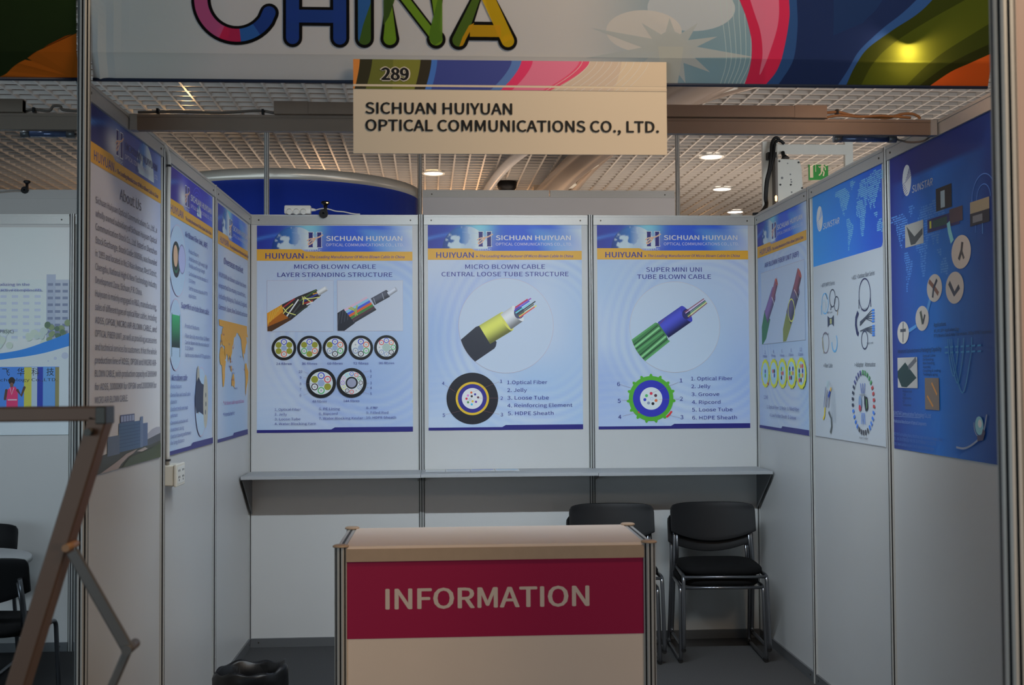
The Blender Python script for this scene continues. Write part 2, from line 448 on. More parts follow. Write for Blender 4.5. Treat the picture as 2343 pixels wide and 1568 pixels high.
# steel roof structure that dips under the grid
flat('wall_column', .66, 1.06, 6.3, 6.7, 0, 4.2, 'beige_wall')
rs = thing('roof_pipes', (0, 0, 3.5), 'two shiny white pipes with flat gussets slanting below the ceiling grid', 'pipes')
MB().tube(spline([(.735, 6.27, .01), (.76, 5.75, .04), (.93, 3.9, .06), (1.25, 1.9, .075), (1.62, .6, .08)]), .125, 20).build('thick_pipe', 'tube_white', rs)
MB().tube(spline([(.90, 6.27, .02), (1.0, 5.7, .03), (1.145, 3.9, .09), (1.45, 2.0, .1), (1.93, 1.1, .1), (2.3, .5, .11)]), .04, 14).build('thin_pipe', 'tube_white', rs)
for (x0, y0, x1, y1, d, z) in ((.86, 5.2, 1.03, 5.2, .34, .05), (.98, 4.25, 1.1, 4.2, .42, .07), (1.06, 3.62, 1.16, 3.55, .42, .08), (1.52, 1.42, 1.72, 1.4, .3, .1), (1.32, 1.95, 1.42, 2.0, .3, .1)):
    MB().prism([(x0, y0-d), (x0, y0+d*.5), (x1+.03, y1+d*.15), (x1+.03, y1-d*.2)], 'z', z-.022, z+.0).build('gusset', 'white_board', rs)
t_ = thing('ceiling_drum', (1.37, 1.62, 3.38), 'dark blue drum hanging beside the slanting pipes under the fascia banner', 'drum')
MB().lathe([(0, 0), (.105, 0), (.115, .02), (.115, .36), (0, .36)], (0, 0, 0), 32).build('drum_body', 'blue_drum', t_)
MB().tube([(-.06, -.112, .06), (-.02, -.118, .055), (.03, -.115, .06)], .004, 6).build('drum_handle', 'black_plastic', t_)
tag(MB().tube(spline([(.02, 8.2, 3.655), (.10, 6.6, 3.655), (.165, 5.6, 3.655), (.235, 4.9, 3.655), (.32, 4.3, 3.655), (.5, 3.4, 3.655)], 6), .05, 8).build('curved_duct', 'duct_white'),
    'curved white duct strip crossing the ceiling grid below the hanging sign', 'duct')
b = MB().lathe([(0, -.02), (.02, -.02), (.07, .0), (.105, .05), (.115, .115), (0, .115)], (0, 0, 0), 28)
tag(b.build('ceiling_dome', 'black_plastic', None, (.335, 6.0, 3.6)), 'dark round dome beside the curved white ceiling duct', 'dome')

# ================================================================== front: posts, banners, hanging sign, beams
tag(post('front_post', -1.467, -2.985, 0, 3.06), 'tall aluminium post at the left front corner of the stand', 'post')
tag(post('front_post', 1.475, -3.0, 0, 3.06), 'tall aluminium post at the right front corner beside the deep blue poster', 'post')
ne = structure('wall_aisle')
post('post', .546, -4.77, 0, 2.6, ne)
MB().box(.562, 1.03, -4.776, -4.766, .05, 2.55).build('panel', 'panel_warm', ne)
MB().box(.56, 1.03, -4.785, -4.757, 2.55, 2.6).build('top_rail', 'alu', ne)
MB().box(.56, 1.03, -4.785, -4.757, 0, .05).build('baseboard', 'alu_dark', ne)
post('post', 1.04, -4.77, 0, 2.6, ne)

def beam(x0, x1, label):
    t = thing('cross_beam', (0, -2.475, 0), label, 'beam')
    MB().box(x0, x1, -.015, .015, HT-.056, HT-.003).box(x0, x1, -.018, .018, HT-.01, HT).build('rail', 'beam_steel', t)
    for x in (x0, x1): MB().box(x-.012, x+.012, -.02, .02, HT-.057, HT+.001).build('end_clamp', 'alu', t)
beam(-1.452, 1.452, 'brown grey cross beam between the side walls behind the hanging sign')
beam(-4.4, -1.518, 'brown grey cross beam over the neighbouring stand on the left')
def strip_light(x0, x1, label, power):
    t = thing('strip_light', ((x0+x1)/2, -2.475, HT+.001), label, 'light'); h = (x1-x0)/2
    MB().box(-h, h, -.035, -.005, 0, .044).box(-h, h, -.005, .03, 0, .006).build('housing', 'beam_steel', t, bevel=.002)
    for sx in (-1, 1): MB().box(sx*h-(.12 if sx > 0 else 0), sx*h+(0 if sx > 0 else .12), -.0365, -.004, -.0005, .0455).build('end_cap', 'beam_steel', t)
    MB().cyl((-h+.03, .014, .022), (h-.03, .014, .022), .008, 12).build('tube', 'tube_glow', t)
    light('tube_light', 'AREA', (0, .03, .03), power, COOL, None, t, shape='RECTANGLE', size=2*h-.06, size_y=.03, spread=math.radians(130)).rotation_euler = (math.radians(43), 0, 0)
strip_light(-.957, 1.045, 'long strip light lying on the cross beam behind the hanging sign', 33)
strip_light(-3.7, -1.83, 'strip light lying on the neighbouring cross beam at far left', 16)
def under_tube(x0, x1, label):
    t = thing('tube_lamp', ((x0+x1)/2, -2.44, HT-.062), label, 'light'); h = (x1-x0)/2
    MB().cyl((-h, 0, 0), (h, 0, 0), .011, 14).build('tube_body', 'tube_reflection_blue', t)
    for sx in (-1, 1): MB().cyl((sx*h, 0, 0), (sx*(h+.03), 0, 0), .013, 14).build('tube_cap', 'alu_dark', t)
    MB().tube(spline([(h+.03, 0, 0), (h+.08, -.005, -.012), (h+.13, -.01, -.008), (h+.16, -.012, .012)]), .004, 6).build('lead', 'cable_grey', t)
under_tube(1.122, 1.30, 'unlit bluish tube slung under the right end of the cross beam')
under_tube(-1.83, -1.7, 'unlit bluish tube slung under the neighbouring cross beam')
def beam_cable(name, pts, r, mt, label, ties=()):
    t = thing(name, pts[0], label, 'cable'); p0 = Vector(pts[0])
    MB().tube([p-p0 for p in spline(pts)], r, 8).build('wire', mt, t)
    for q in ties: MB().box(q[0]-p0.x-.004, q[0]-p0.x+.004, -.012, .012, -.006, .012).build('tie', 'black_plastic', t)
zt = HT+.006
beam_cable('beam_cable', [(1.05, -2.47, zt+.022), (1.1, -2.475, zt+.024), (1.16, -2.47, zt+.012), (1.24, -2.468, zt+.008), (1.29, -2.47, zt+.006), (1.34, -2.475, zt+.018), (1.38, -2.475, zt+.019), (1.405, -2.47, zt+.01), (1.41, -2.468, zt+.003)], .0055, 'cable_orange_lit',
           'cable tinted for orange lamp light, looping along the right end of the cross beam', [(1.095, 0)])
beam_cable('beam_cable', [(1.05, -2.48, zt+.002), (1.1, -2.482, zt+.01), (1.18, -2.482, zt+.006), (1.26, -2.48, zt+.01), (1.33, -2.482, zt+.006), (1.37, -2.48, zt+.004)], .005, 'cable_orange_lit',
           'second cable tinted for orange lamp light, lying flat below the looped one on the cross beam')
beam_cable('beam_cable', [(-.96, -2.48, zt+.004), (-1.02, -2.48, zt+.012), (-1.15, -2.478, zt+.004), (-1.3, -2.48, zt+.006), (-1.44, -2.478, zt+.004)], .005, 'cable_grey',
           'dark cable running along the left end of the cross beam', [(-1.0, 0), (-1.37, 0)])
beam_cable('beam_cable', [(-1.83, -2.48, zt+.004), (-1.8, -2.48, zt+.01), (-1.75, -2.48, zt+.006), (-1.735, -2.48, zt+.022), (-1.71, -2.48, zt+.022), (-1.69, -2.48, zt+.008), (-1.55, -2.48, zt+.005)], .005, 'cable_grey',
           'dark cable with a raised loop on the neighbouring cross beam', [(-1.8, 0)])

# ---- fascia banners (printed cloth); template units of 1.4 mm measured from the stand's upper left
U = .0014
LILAC = ink(178, 178, 188, 2.05)
def bp(x, y): return ((x-210)*U, .546+(y-182)*U)
BW = 2.875
ba = Art(BW, .546)
TEAL = ink(92, 138, 160, 1.6)
def ground(a, b):
    t = (a-1.45)/.5; t = max(0, min(1, t)); t = t*t*(3-2*t)
    c = mixc(LILAC, TEAL, t*(.55+.45*vn(a*3, b*4, 2)))
    gl = max(0, 1-((a-.15)/.28)**2-((b-.35)/.3)**2)
    return mixc(c, ink(158, 176, 176, 1.7), .6*gl)
ba.grid(0, 0, 2.13, .546, 90, 22, ground)
def bpoly(pts, col): ba.poly([bp(*p) for p in pts], col)
def bcurve(*P): return [tuple(p)[:2] for p in spline([(x, y, 0) for x, y in P], 8)]
# pale discs and starburst
PALE = ink(160, 168, 172, 1.75)
ba.disc(*bp(1560, 10), 66*U+.05, ink(172, 180, 188, 1.7), 48, .075); ba.disc(*bp(1450, 65), .122, ink(184, 184, 184, 1.7), 48, .068)
for k in range(11):
    t = k*2*math.pi/11+.12; c = (1512, 108); L_ = 200 if k in (0, 5, 6) else 120
    bpoly([(c[0]+24*math.cos(t+1.4), c[1]+18*math.sin(t+1.4)), (c[0]+L_*math.cos(t), max(-60, min(181, c[1]+.62*L_*math.sin(t)))), (c[0]+24*math.cos(t-1.4), c[1]+18*math.sin(t-1.4))], PALE)
ba.disc(*bp(1512, 100), .05, PALE, 36, .05)
bpoly([(1482, 100), (1540, 100), (1530, 181), (1490, 181)], ink(166, 172, 172, 1.75))
for k in range(9):
    x = 1560+k*13
    ba.stroke([bp(*p) for p in bcurve((x+8-34+k*2, -200), (x+52+k*3, -60), (x+72, 40), (x+80-k*2, 130), (x+70-k*4, 181))], .0016, ink(170, 186, 190, 1.7))
left = bcurve((1560, -200), (1640, -80), (1676, 0), (1691, 45), (1699, 90), (1696, 144), (1686, 182))
right = bcurve((1735, 182), (1759, 151), (1773, 108), (1786, 43), (1788, 0), (1780, -90), (1752, -200))
bpoly(left+right, ink(212, 40, 76, 2))
bpoly(bcurve((1640, -200), (1700, 0), (1719, 61), (1724, 110), (1720, 160), (1738, 118), (1759, 54), (1764, 0), (1758, -80), (1735, -200)), ink(226, 108, 140, 1.9))
NAVY = ink(30, 46, 88, 1.7); STREAK = ink(46, 82, 140, 1.7)

GREEN = ink(48, 58, 20, 1.7); OLIVE = ink(68, 80, 24, 1.7)
strk0 = bcurve((1905, 182), (1925, 150), (1950, 106), (2005, 54), (2072, 0), (2190, -120))
strk1 = bcurve((1925, 182), (1942, 140), (1970, 100), (2030, 56), (2110, 0), (2215, -120))
oli0 = bcurve((1960, 182), (1985, 132), (2030, 88), (2120, 30), (2264, -50))
oli1 = bcurve((2066, 182), (2110, 138), (2160, 100), (2264, 36))
drk = bcurve((2096, 182), (2150, 142), (2200, 114), (2264, 84))
ora = bcurve((2122, 182), (2170, 150), (2215, 130), (2264, 108))
NAVP = right[::-1]+strk0+[(2190, -200)]
# each stripe is printed once, edge to edge
bpoly(NAVP, NAVY)
bpoly(right[::-1]+bcurve((1765, 182), (1795, 130), (1806, 60), (1806, 0), (1800, -90), (1775, -200)), STREAK)
bpoly(bcurve((1890, -200), (1892, 0), (1890, 70))+bcurve((1960, 40), (2010, -20), (2080, -200)), ink(34, 58, 106, 1.7))
bpoly(strk0+strk1[::-1], STREAK)
bpoly(strk1+[(2264, -120)]+oli0[::-1], GREEN)
bpoly(oli0+oli1[::-1], OLIVE)
bpoly(oli1+drk[::-1], GREEN)
bpoly(drk+ora[::-1], ink(34, 40, 16, 1.7))
bpoly(ora+[(2264, 182)], ink(170, 78, 30, 1.7))
bpoly([(2215, -120), (2190, -120), (2190, -200), (2264, -200), (2264, -120)], GREEN)
# CHINA, rounded strokes with a black outline
def arc(cx, cy, rx_, ry_, t0, t1, n=22): return [(cx+rx_*math.cos(t0+(t1-t0)*i/n), cy+ry_*math.sin(t0+(t1-t0)*i/n)) for i in range(n+1)]
CC = arc(531, 4, 79, 82, math.radians(-52), math.radians(-332), 40)
CC = CC[:-1]+[(603, 34)]
LT = {'C': [CC], 'H': [[(655, -46), (655, 90)], [(760, -46), (760, 90)], [(655, 41), (760, 41)]], 'I': [[(815, -46), (815, 90)]],
      'N': [[(872, 90), (872, -46), (976, 90), (976, -46)]], 'A': [[(1027, 92), (1083, -39), (1138, 92)], [(1046, 70), (1118, 70)]]}
for k, lines in LT.items():
    for L_ in lines: ba.stroke([bp(*p) for p in L_], 43*U, (.012, .012, .013, 1), True)
    for L_ in lines:
        for p in L_[1:-1]: ba.disc(*bp(*p), 21.5*U, (.012, .012, .013, 1), 20)
BLU, BLU2 = ink(38, 66, 140, 2), ink(50, 98, 164, 2)
PINK, CRIM = ink(214, 84, 130, 2), ink(206, 44, 84, 2)
def clipx(L_, x0, x1): return [p for p in L_ if x0 <= p[0] <= x1]
ba.stroke([bp(*p) for p in CC], 29*U, BLU, True)
low = arc(531, 4, 79, 82, math.radians(-52), math.radians(-332), 120)
ba.stroke([bp(*p) for p in low[:85]], 29*U, PINK, True)
ba.stroke([bp(*p) for p in low[83:97]], 29*U, CRIM); ba.stroke([bp(*p) for p in low[96:109]], 29*U, BLU2)
for L_ in LT['H']: ba.stroke([bp(*p) for p in L_], 29*U, BLU, True)
ba.stroke([bp(*p) for p in LT['I'][0]], 29*U, ink(66, 96, 44, 2), True)
bpoly([(801, -46), (829, -46), (829, 10), (812, 60), (803, 98), (801, 90)], BLU2)
for L_ in LT['N']:
    ba.stroke([bp(*p) for p in L_], 29*U, ink(104, 142, 44, 2), True)
    for p in L_[1:-1]: ba.disc(*bp(*p), 14.5*U, ink(104, 142, 44, 2), 20)
bpoly([(858, -46), (887, -46), (887, -10), (870, 40), (858, 60)], ink(58, 82, 40, 2))
bpoly([(990, -40), (990, 92), (972, 104), (960, 90), (962, 70)][::-1], ink(80, 116, 40, 2))
for L_ in LT['A'][:1]: ba.stroke([bp(*p) for p in L_], 29*U, ink(72, 100, 40, 2), True); ba.disc(*bp(1083, -39), 14.5*U, ink(72, 100, 40, 2), 20)
ba.stroke([bp(1083, -30), bp(1138, 92)], 29*U, ink(234, 146, 28, 2), True); ba.stroke([bp(1052, 70), bp(1122, 70)], 27*U, ink(234, 138, 30, 2))
bpoly([(1062, 52), (1046, 84), (1036, 104), (1028, 106), (1036, 84), (1050, 58)], ink(230, 134, 30, 2))
def folds(x, y, z): return (x, y+.006*math.sin(x*150+1.6*math.sin(z*9))*max(0, 1-x/.13)*(.4+.6*min(1, -z/.5)), z)
BZ = 2.474+.546
bn = thing('fascia_banner', (-1.449, -2.985, BZ), 'wide cloth fascia banner with CHINA in rounded colourful letters', 'banner')
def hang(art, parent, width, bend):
    """The sheet above the seam, and the doubled hem below it, tilted back so that it shades darker."""
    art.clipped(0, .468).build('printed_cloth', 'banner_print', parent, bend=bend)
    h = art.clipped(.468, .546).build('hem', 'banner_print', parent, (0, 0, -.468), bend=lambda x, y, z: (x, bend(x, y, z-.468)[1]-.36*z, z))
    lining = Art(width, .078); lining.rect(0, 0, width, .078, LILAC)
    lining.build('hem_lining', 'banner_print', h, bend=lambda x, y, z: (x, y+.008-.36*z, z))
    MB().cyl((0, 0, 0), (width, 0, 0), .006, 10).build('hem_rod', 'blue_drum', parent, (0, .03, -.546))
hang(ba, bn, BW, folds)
MB().box(0, BW, -.01, .01, 0, .05).build('top_rail', 'alu', bn, (0, .01, -.006))
nb = Art(3.0, .546)
def nbp(x, y): return (3.0+(x-181)*U, .546+(y-182)*U)
nb.grid(0, 0, 3.0, .546, 60, 12, lambda a, b: mixc(ink(30, 40, 20, 2), ink(46, 64, 26, 2), max(0, vn(a*4+b*3, b*2, 5)*1.3-.3)))
nb.poly([nbp(*p) for p in bcurve((-140, 182), (0, 180), (40, 158), (76, 138), (120, 112), (158, 92), (181, 84))]+[nbp(181, 182)], ink(196, 92, 26, 2.0))
nbn = thing('fascia_banner', (-1.492-3.0, -2.985, BZ), 'dark green and orange cloth banner over the neighbouring stand', 'banner')
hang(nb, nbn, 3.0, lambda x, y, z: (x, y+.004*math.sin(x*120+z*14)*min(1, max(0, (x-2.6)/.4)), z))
MB().box(0, 3.0, -.01, .01, 0, .05).build('top_rail', 'alu', nbn, (0, .01, -.006))

# ---- hanging stand sign
sw, sh = .99, .297; V = .001383
sg = Art(sw, sh)
CREAM = (.84, .72, .56, 1)
def sp(x, y): return ((x-808)*V, (y-137)*V)
sg.rect(0, 0, sw, sh, CREAM)
def band(y0, y1):
    """Colour stripes between two heights of the sign's ribbon; edges given as (x at top of ribbon, x at its foot)."""
    E_ = [(808, 808), (823, 811), (851, 836), (898, 896), (960, 946), (985, 970), (998, 984), (1168, 1119), (1190, 1142), (1216, 1168), (1323, 1238), (1347, 1256), (1420, 1400), (1524, 1524)]
    C_ = [ink(226, 110, 50, 2), ink(40, 38, 22, 2), ink(84, 88, 34, 2), ink(98, 100, 38, 2), ink(38, 34, 24, 2), ink(52, 92, 160, 2), ink(46, 56, 118, 2), ink(66, 96, 150, 2), ink(210, 40, 84, 2), ink(228, 92, 120, 2), ink(206, 60, 92, 2), (.70, .58, .48, 1), (.78, .66, .51, 1)]
    f = lambda e, y: e[0]+(e[1]-e[0])*((y-137)/68)**1.5
    ys = [y0+(y1-y0)*k/8 for k in range(9)]
    for k in range(13):
        pts = [sp(f(E_[k], y), y) for y in ys]+[sp(f(E_[k+1], y), y) for y in ys[::-1]]; sg.poly(pts, C_[k])
    for k in range(10):
        e = (1330+k*17, 1246+k*20); sg.stroke([sp(f(e, y), y) for y in ys], .0011, ink(214, 196, 184, 1.9))
band(137, 194); band(199, 205)
sg.text('289', (868-808)*V, (937-808)*V, (187-137)*V, 33*V, (.8, .72, .62, 1), .13); sg.text('289', (871-808)*V, (934-808)*V, (185-137)*V, 29*V, (.012, .012, .014, 1), .07)
BLK = (.012, .012, .013, 1)
sg.text('SICHUAN HUIYUAN', (835-808)*V, (1168-808)*V, (261.5-137)*V, 26*V, BLK, .035)
sg.text('OPTICAL COMMUNICATIONS CO., LTD.', (835-808)*V, (1505-808)*V, (300.5-137)*V, 26*V, BLK, .035)
hs = thing('hanging_sign', (-.636, -3.004, 2.533), 'cream stand sign 289 with black company name hanging from the fascia', 'sign')
sg.build('sign_face', 'sign_print', hs, thick=.006)
for x in (.12, .87): MB().box(x-.008, x+.008, .006, .012, -.2, -.006).build('hook', 'alu', hs)

# ================================================================== shelf along the back wall
for i, (x0, x1, dz, dy, lb) in enumerate(((-1.47, -.495, 0, 0, 'grey shelf board under the layer stranding poster'), (-.494, .487, .001, -.002, 'grey shelf board under the central loose tube poster, holding leaflets'), (.489, 1.47, -.002, .004, 'grey shelf board under the super mini uni tube poster'))):
    t = thing('wall_shelf', (0, 0, .98+dz), lb, 'shelf', 'shelf boards along the back wall')
    MB().box(x0, x1, -.328+dy, -.006, 0, .018).build('board', 'grey_board', t, bevel=.0015)
    for x in ({0: (-1.462, -.515), 1: (-.474,), 2: (.509, 1.462)}[i]):
        big = abs(x) > 1.4; d_, h_ = (-.31, -.22) if big else (-.2, -.045)
        MB().prism([(-.022, -.001), (d_, -.001), (d_, -.012), (-.03, h_), (-.022, h_)], 'x', x-.002, x+.002).build('bracket', 'bracket', t)
la = ink(150, 172, 210, 1.8)
for k, (x0, x1, y0, c, lb) in enumerate(((-.47, -.36, -.2, (.66, .68, .62, 1), 'pale leaflet nearest the post on the middle shelf'), (-.355, -.22, -.19, ink(120, 134, 150), 'grey printed leaflet second on the middle shelf'),
                             (-.215, -.08, -.18, ink(80, 100, 150), 'leaflet with a dark blue top edge on the middle shelf'), (-.074, .062, -.19, ink(120, 150, 210), 'blue and white leaflet at the right of the row on the middle shelf'))):
    lf = Art(x1-x0, .17)
    lf.rect(0, 0, x1-x0, .17, (.74, .75, .76, 1)); lf.rect(.004, .012, x1-x0-.004, .05, c)
    for q in range(4): lf.rect(.01, .07+q*.02, x1-x0-.02, .078+q*.02, mixc(c, (.7, .7, .7, 1), .6))
    o = lf.build('leaflet', 'poster_print', None, (x0, -.03-k*.002, .9995+(.001 if k < 4 else 0)), R.uniform(-.02, .02), bend=lambda x, y, z: (x, z, -y))
    tag(o, lb, 'leaflet', 'leaflets on the shelf')

# ================================================================== information counter
ct = thing('information_counter', (-.191, -2.65, 0), 'white information counter with magenta front band at the front of the stand', 'counter')
hx, hy = .499, .215
for sx in (-1, 1):
    for sy in (-1, 1):
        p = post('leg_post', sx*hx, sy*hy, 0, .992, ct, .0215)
        MB().lathe([(.0, .0), (.026, 0), (.026, .004), (.022, .0065), (0, .0065)], (0, 0, 0), 24).build('cap', 'counter_edge', p, (0, 0, .992))
    MB().box(sx*hx-.014, sx*hx+.014, -hy+.018, hy-.018, .94, .99).box(sx*hx-.004, sx*hx+.004, -hy+.02, hy-.02, .9901, .9903, 1).build('side_rail', ['alu', 'groove'], ct)
    MB().box(sx*hx-.003, sx*hx+.003, -hy+.018, hy-.018, .05, .94).build('side_panel', 'panel', ct)
MB().box(-hx+.016, hx-.016, -hy-.004, hy+.004, .962, .993).build('top', 'counter_board', ct, bevel=.002)
MB().box(-hx+.018, hx-.018, -hy-.012, -hy+.012, .945, .985).build('front_rail', 'counter_edge', ct)
MB().box(-hx+.018, hx-.018, hy-.012, hy+.012, .91, .962).build('rear_rail', 'alu', ct)
MB().box(-hx+.018, hx-.018, -hy-.003, -hy+.003, .05, .945).build('front_panel', 'counter_board', ct)
MB().box(-hx+.018, hx-.018, -hy-.012, -hy+.012, 0, .05).build('bottom_rail', 'alu_dark', ct)
ib = Art(.962, .25); MAG = (.36, .012, .065, 1)
ib.rect(0, 0, .962, .25, MAG); ib.text('INFORMATION', .124, .783, .158, .066, (.66, .55, .48, 1), .035)
ib.build('magenta_band', 'sign_print', ct, (-.481, -hy-.0042, .948), thick=.001, paper=MAG)

# ================================================================== stacking chairs
def make_chair(label, loc, rz, group):
    t = thing('stacking_chair', loc, label, 'chair', group, rz)
    # padded seat
    b = MB(); n = 28; lv = [(.0, -.022), (.94, -.022), (1, -.008), (1, .006), (.96, .018), (.8, .026), (0, .028)]
    def sup(k, s_): th = 2*math.pi*k/n; c, q = math.cos(th), math.sin(th); e = .42; return (math.copysign(abs(c)**e, c)*.218*s_, -.02+math.copysign(abs(q)**e, q)*.205*s_)
    vs = [(*sup(k, s_), .424+z) for s_, z in lv for k in range(n) for y0 in (0,)]
    b.add(vs, [(i*n+k, i*n+(k+1) % n, (i+1)*n+(k+1) % n, (i+1)*n+k) for i in range(len(lv)-1) for k in range(n)], 0, True)
    b.build('seat', 'black_fabric', t)
    # curved plastic backrest, wider than tall, lower edge bowed
    b = MB(); nx, nz = 20, 8; vs = []
    for s_ in (0, 1):
        for j in range(nz+1):
            for i in range(nx+1):
                u, v = -1+2*i/nx, j/nz; zb = .535+.06*(u*u); zt_ = .752-.012*abs(u)**6
                z = zb+(zt_-zb)*v; k = 1-.06*max(0, (v-.8)/.2)**2
                y = .165+(z-.54)*.2+.045*(1-u*u)+(.014 if s_ else 0)-.074
                vs.append((u*.24*k, y, z))
    q = (nx+1)*(nz+1); F = []
    for j in range(nz):
        for i in range(nx):
            a = j*(nx+1)+i; F.append((a, a+1, a+nx+2, a+nx+1)); F.append((q+a, q+a+nx+1, q+a+nx+2, q+a+1))
    edge = [i for i in range(nx+1)]+[j*(nx+1)+nx for j in range(1, nz+1)]+[nz*(nx+1)+i for i in range(nx-1, -1, -1)]+[j*(nx+1) for j in range(nz-1, 0, -1)]
    for k in range(len(edge)): a, c = edge[k], edge[(k+1) % len(edge)]; F.append((a, q+a, q+c, c))
    b.add(vs, F, 0, True); b.build('backrest', 'black_plastic', t, bevel=.004)
    for sx in (-1, 1):
        x = sx*.222
        pts = fillet([(x*.97, .165, .66), (x*.98, .13, .54), (x, .115, .42), (x*1.03, .19, .014), (x*1.03, -.245, .014), (x, -.215, .40), (x*.96, .09, .402)], .035)
        leg = MB().tube(pts, .0105, 10).build('leg', 'chrome', t)
        for y in (.16, -.225): MB().tube([(x*1.03, y-.014, .0125), (x*1.03, y+.014, .0125)], .0124, 10).build('glide', 'black_rubber', leg)
        MB().tube([(x*.905, .15, .64), (x*.92, .118, .53), (x*.93, .106, .43)], .008, 8).build('back_tube', 'chrome', t)
    for y, z in ((-.213, .394), (.1, .40)): MB().tube([(-.221, y, z), (.221, y, z)], .0085, 8).build('seat_rail', 'chrome', t)
    return t
GC = 'stacking chairs against the back wall'
c0 = make_chair('black chair at the bottom of the stack by the right wall', (1.13, -.33, 0), math.radians(-3), GC)
dup(c0, (1.143, -.35, .06), math.radians(-3), 'black chair on top of the stack by the right wall, its seat in full view')
dup(c0, (.555, -.33, 0), math.radians(-2), 'black chair at the bottom of the stack half hidden behind the counter')
dup(c0, (.572, -.35, .06), math.radians(-1), 'black chair on top of the stack half hidden behind the counter')

# ================================================================== waste bin
bt = thing('waste_bin', (-1.18, -1.69, 0), 'black waste bin lined with a black bag beside the left wall', 'bin')
MB().lathe([(0, .004), (.105, .004), (.112, .0), (.142, .285), (.148, .292), (.146, .3), (.138, .29), (.108, .01), (0, .01)], (0, 0, 0), 40).build('bin_body', 'black_plastic', bt)
def wob(r, z, t, i): return (r*(1+.02*math.sin(7*t+i)+.012*math.sin(13*t+2*i)), z+.008*math.sin(3*t+1.1)+.006*math.sin(8*t+i)-.012*math.cos(t-2.6))
MB().lathe([(.147, .16), (.155, .22), (.156, .27), (.155, .303), (.147, .316), (.138, .308), (.13, .26), (.122, .2), (.1, .12), (0, .1)], (0, 0, 0), 72, 0, wob).build('bag_liner', 'bag', bt)

# ================================================================== things on the walls
so = thing('wall_socket', (-1.4785, -1.9, 1.148), 'white double power socket box on the left wall post', 'socket', rz=math.radians(90))
MB().box(-.068, .068, -.045, -.0, -.042, .042).build('back_box', 'cream_plastic', so, bevel=.006)
b = MB().box(-.072, .072, -.056, -.044, -.045, .045)
b.build('face_plate', 'cream_plastic', so, bevel=.004)
b = MB().box(-.058, .058, -.0575, -.0555, -.034, .034).build('socket_insert', 'white_plastic', so, bevel=.0008)
for q in (-.033, .033):
    for dx, dz in ((-.01, .018), (.01, .018), (-.009, -.008), (.009, -.008), (0, -.02)): MB().box(q+dx-.0026, q+dx+.0026, -.0585, -.0572, dz-.004, dz+.004).build('pin_hole', 'groove', b)
cd = thing('cable_conduit', (-1.462, -1.957, 1.19), 'cream cable conduit running up the left wall post to the socket', 'conduit')
MB().tube(spline([(0, 0, 0), (.001, 0, .3), (-.001, .002, .7), (.001, -.002, 1.05), (.002, 0, 1.2), (0, -.01, 1.25), (-.012, -.04, 1.283)]), .009, 10).build('flex_tube', 'cable_white', cd)
for z in (.02, 1.2): MB().box(-.012, .011, -.011, .011, z-.004, z+.004).build('clip', 'groove', cd)

# power strip, its lead and clip spotlight on the back wall
ps = thing('power_strip', (-1.2, -.012, HT+.003), 'white three way power strip lying on top of the back wall rail', 'power strip')
MB().prism([(-.03, 0), (.02, 0), (.024, .02), (.016, .05), (-.02, .05), (-.034, .022)], 'x', -.077, .073).build('strip_body', 'white_plastic', ps, bevel=.006)
for k in range(3):
    x = -.048+k*.04
    MB().tube([(x, -.028, .013), (x+.002, -.042, .008)], [.0165, .0155], 18).build('socket_cup', 'white_board', ps)
MB().tube([(.07, -.003, .027), (.085, -.003, .026), (.1, -.003, .024)], [.011, .009, .006], 12).build('cord_grip', 'white_plastic', ps)
tag(MB().tube(spline([(-1.098, -.016, HT+.028), (-1.075, -.018, HT+.034), (-1.05, -.02, HT+.036), (-1.02, -.02, HT+.031), (-.985, -.02, HT+.021), (-.94, -.02, HT+.017), (-.9, -.024, HT+.008), (-.87, -.024, HT+.0035), (-.845, -.02, HT+.0035)]), .0036, 8).build('power_lead', 'cable_white'),
    'white lead of the power strip draped along the back wall rail', 'cable')
def clip_lamp(loc, label, lit):
    t = thing('clip_lamp', loc, label, 'lamp')
    b = MB()
    ring = [(.006, 0), (.006, -.012), (.024, -.012), (.026, 0), (.024, .012), (.006, .012), (.006, 0)]
    vs = []; n = 24
    for r, y in ring:
        for k in range(n):
            a = 2*math.pi*k/n; rr = r*(1+.05*(k % 3 == 0)*(r > .02)); vs.append((rr*math.cos(a), y, rr*math.sin(a)))
    b.add(vs, [(i*n+k, i*n+(k+1) % n, (i+1)*n+(k+1) % n, (i+1)*n+k) for i in range(len(ring)-1) for k in range(n)], 0, False)
    b.build('clamp_knob', 'black_plastic', t)
    MB().box(-.012, .016, .012, .05, -.006, .012).build('clamp_jaw', 'black_plastic', t)
    MB().tube([(.008, .018, .0), (.01, .018, .03), (.009, .018, .052)], [.012, .01, .011], 12).build('stem', 'black_plastic', t)
    MB().lathe([(0, .05), (.01, .05), (.022, .058), (.026, .066), (.022, .073), (0, .076)], (.009, .018, 0), 24).build('lamp_head', 'black_plastic', t)
    if lit: MB().lathe([(0, -.003), (.006, -.001), (.0065, .002), (0, .005)], (.02, .0, .062), 14).build('pilot_light', 'lamp_indicator', t)
    return t
clip_lamp((-1.053, -.036, HT+.004), 'black clip lamp with orange glow on the back wall rail', True)
clip_lamp((-3.475, 1.97, 2.94), 'black clip lamp on the grey rear wall above the neighbouring poster', False)
tag(MB().tube(spline([(-3.5, 1.97, 2.93), (-3.6, 1.97, 2.925), (-3.8, 1.965, 2.9), (-4.1, 1.965, 2.9)]), .004, 6).build('lamp_lead', 'cable_grey'), 'dark lead trailing from the clip lamp on the grey rear wall', 'cable')

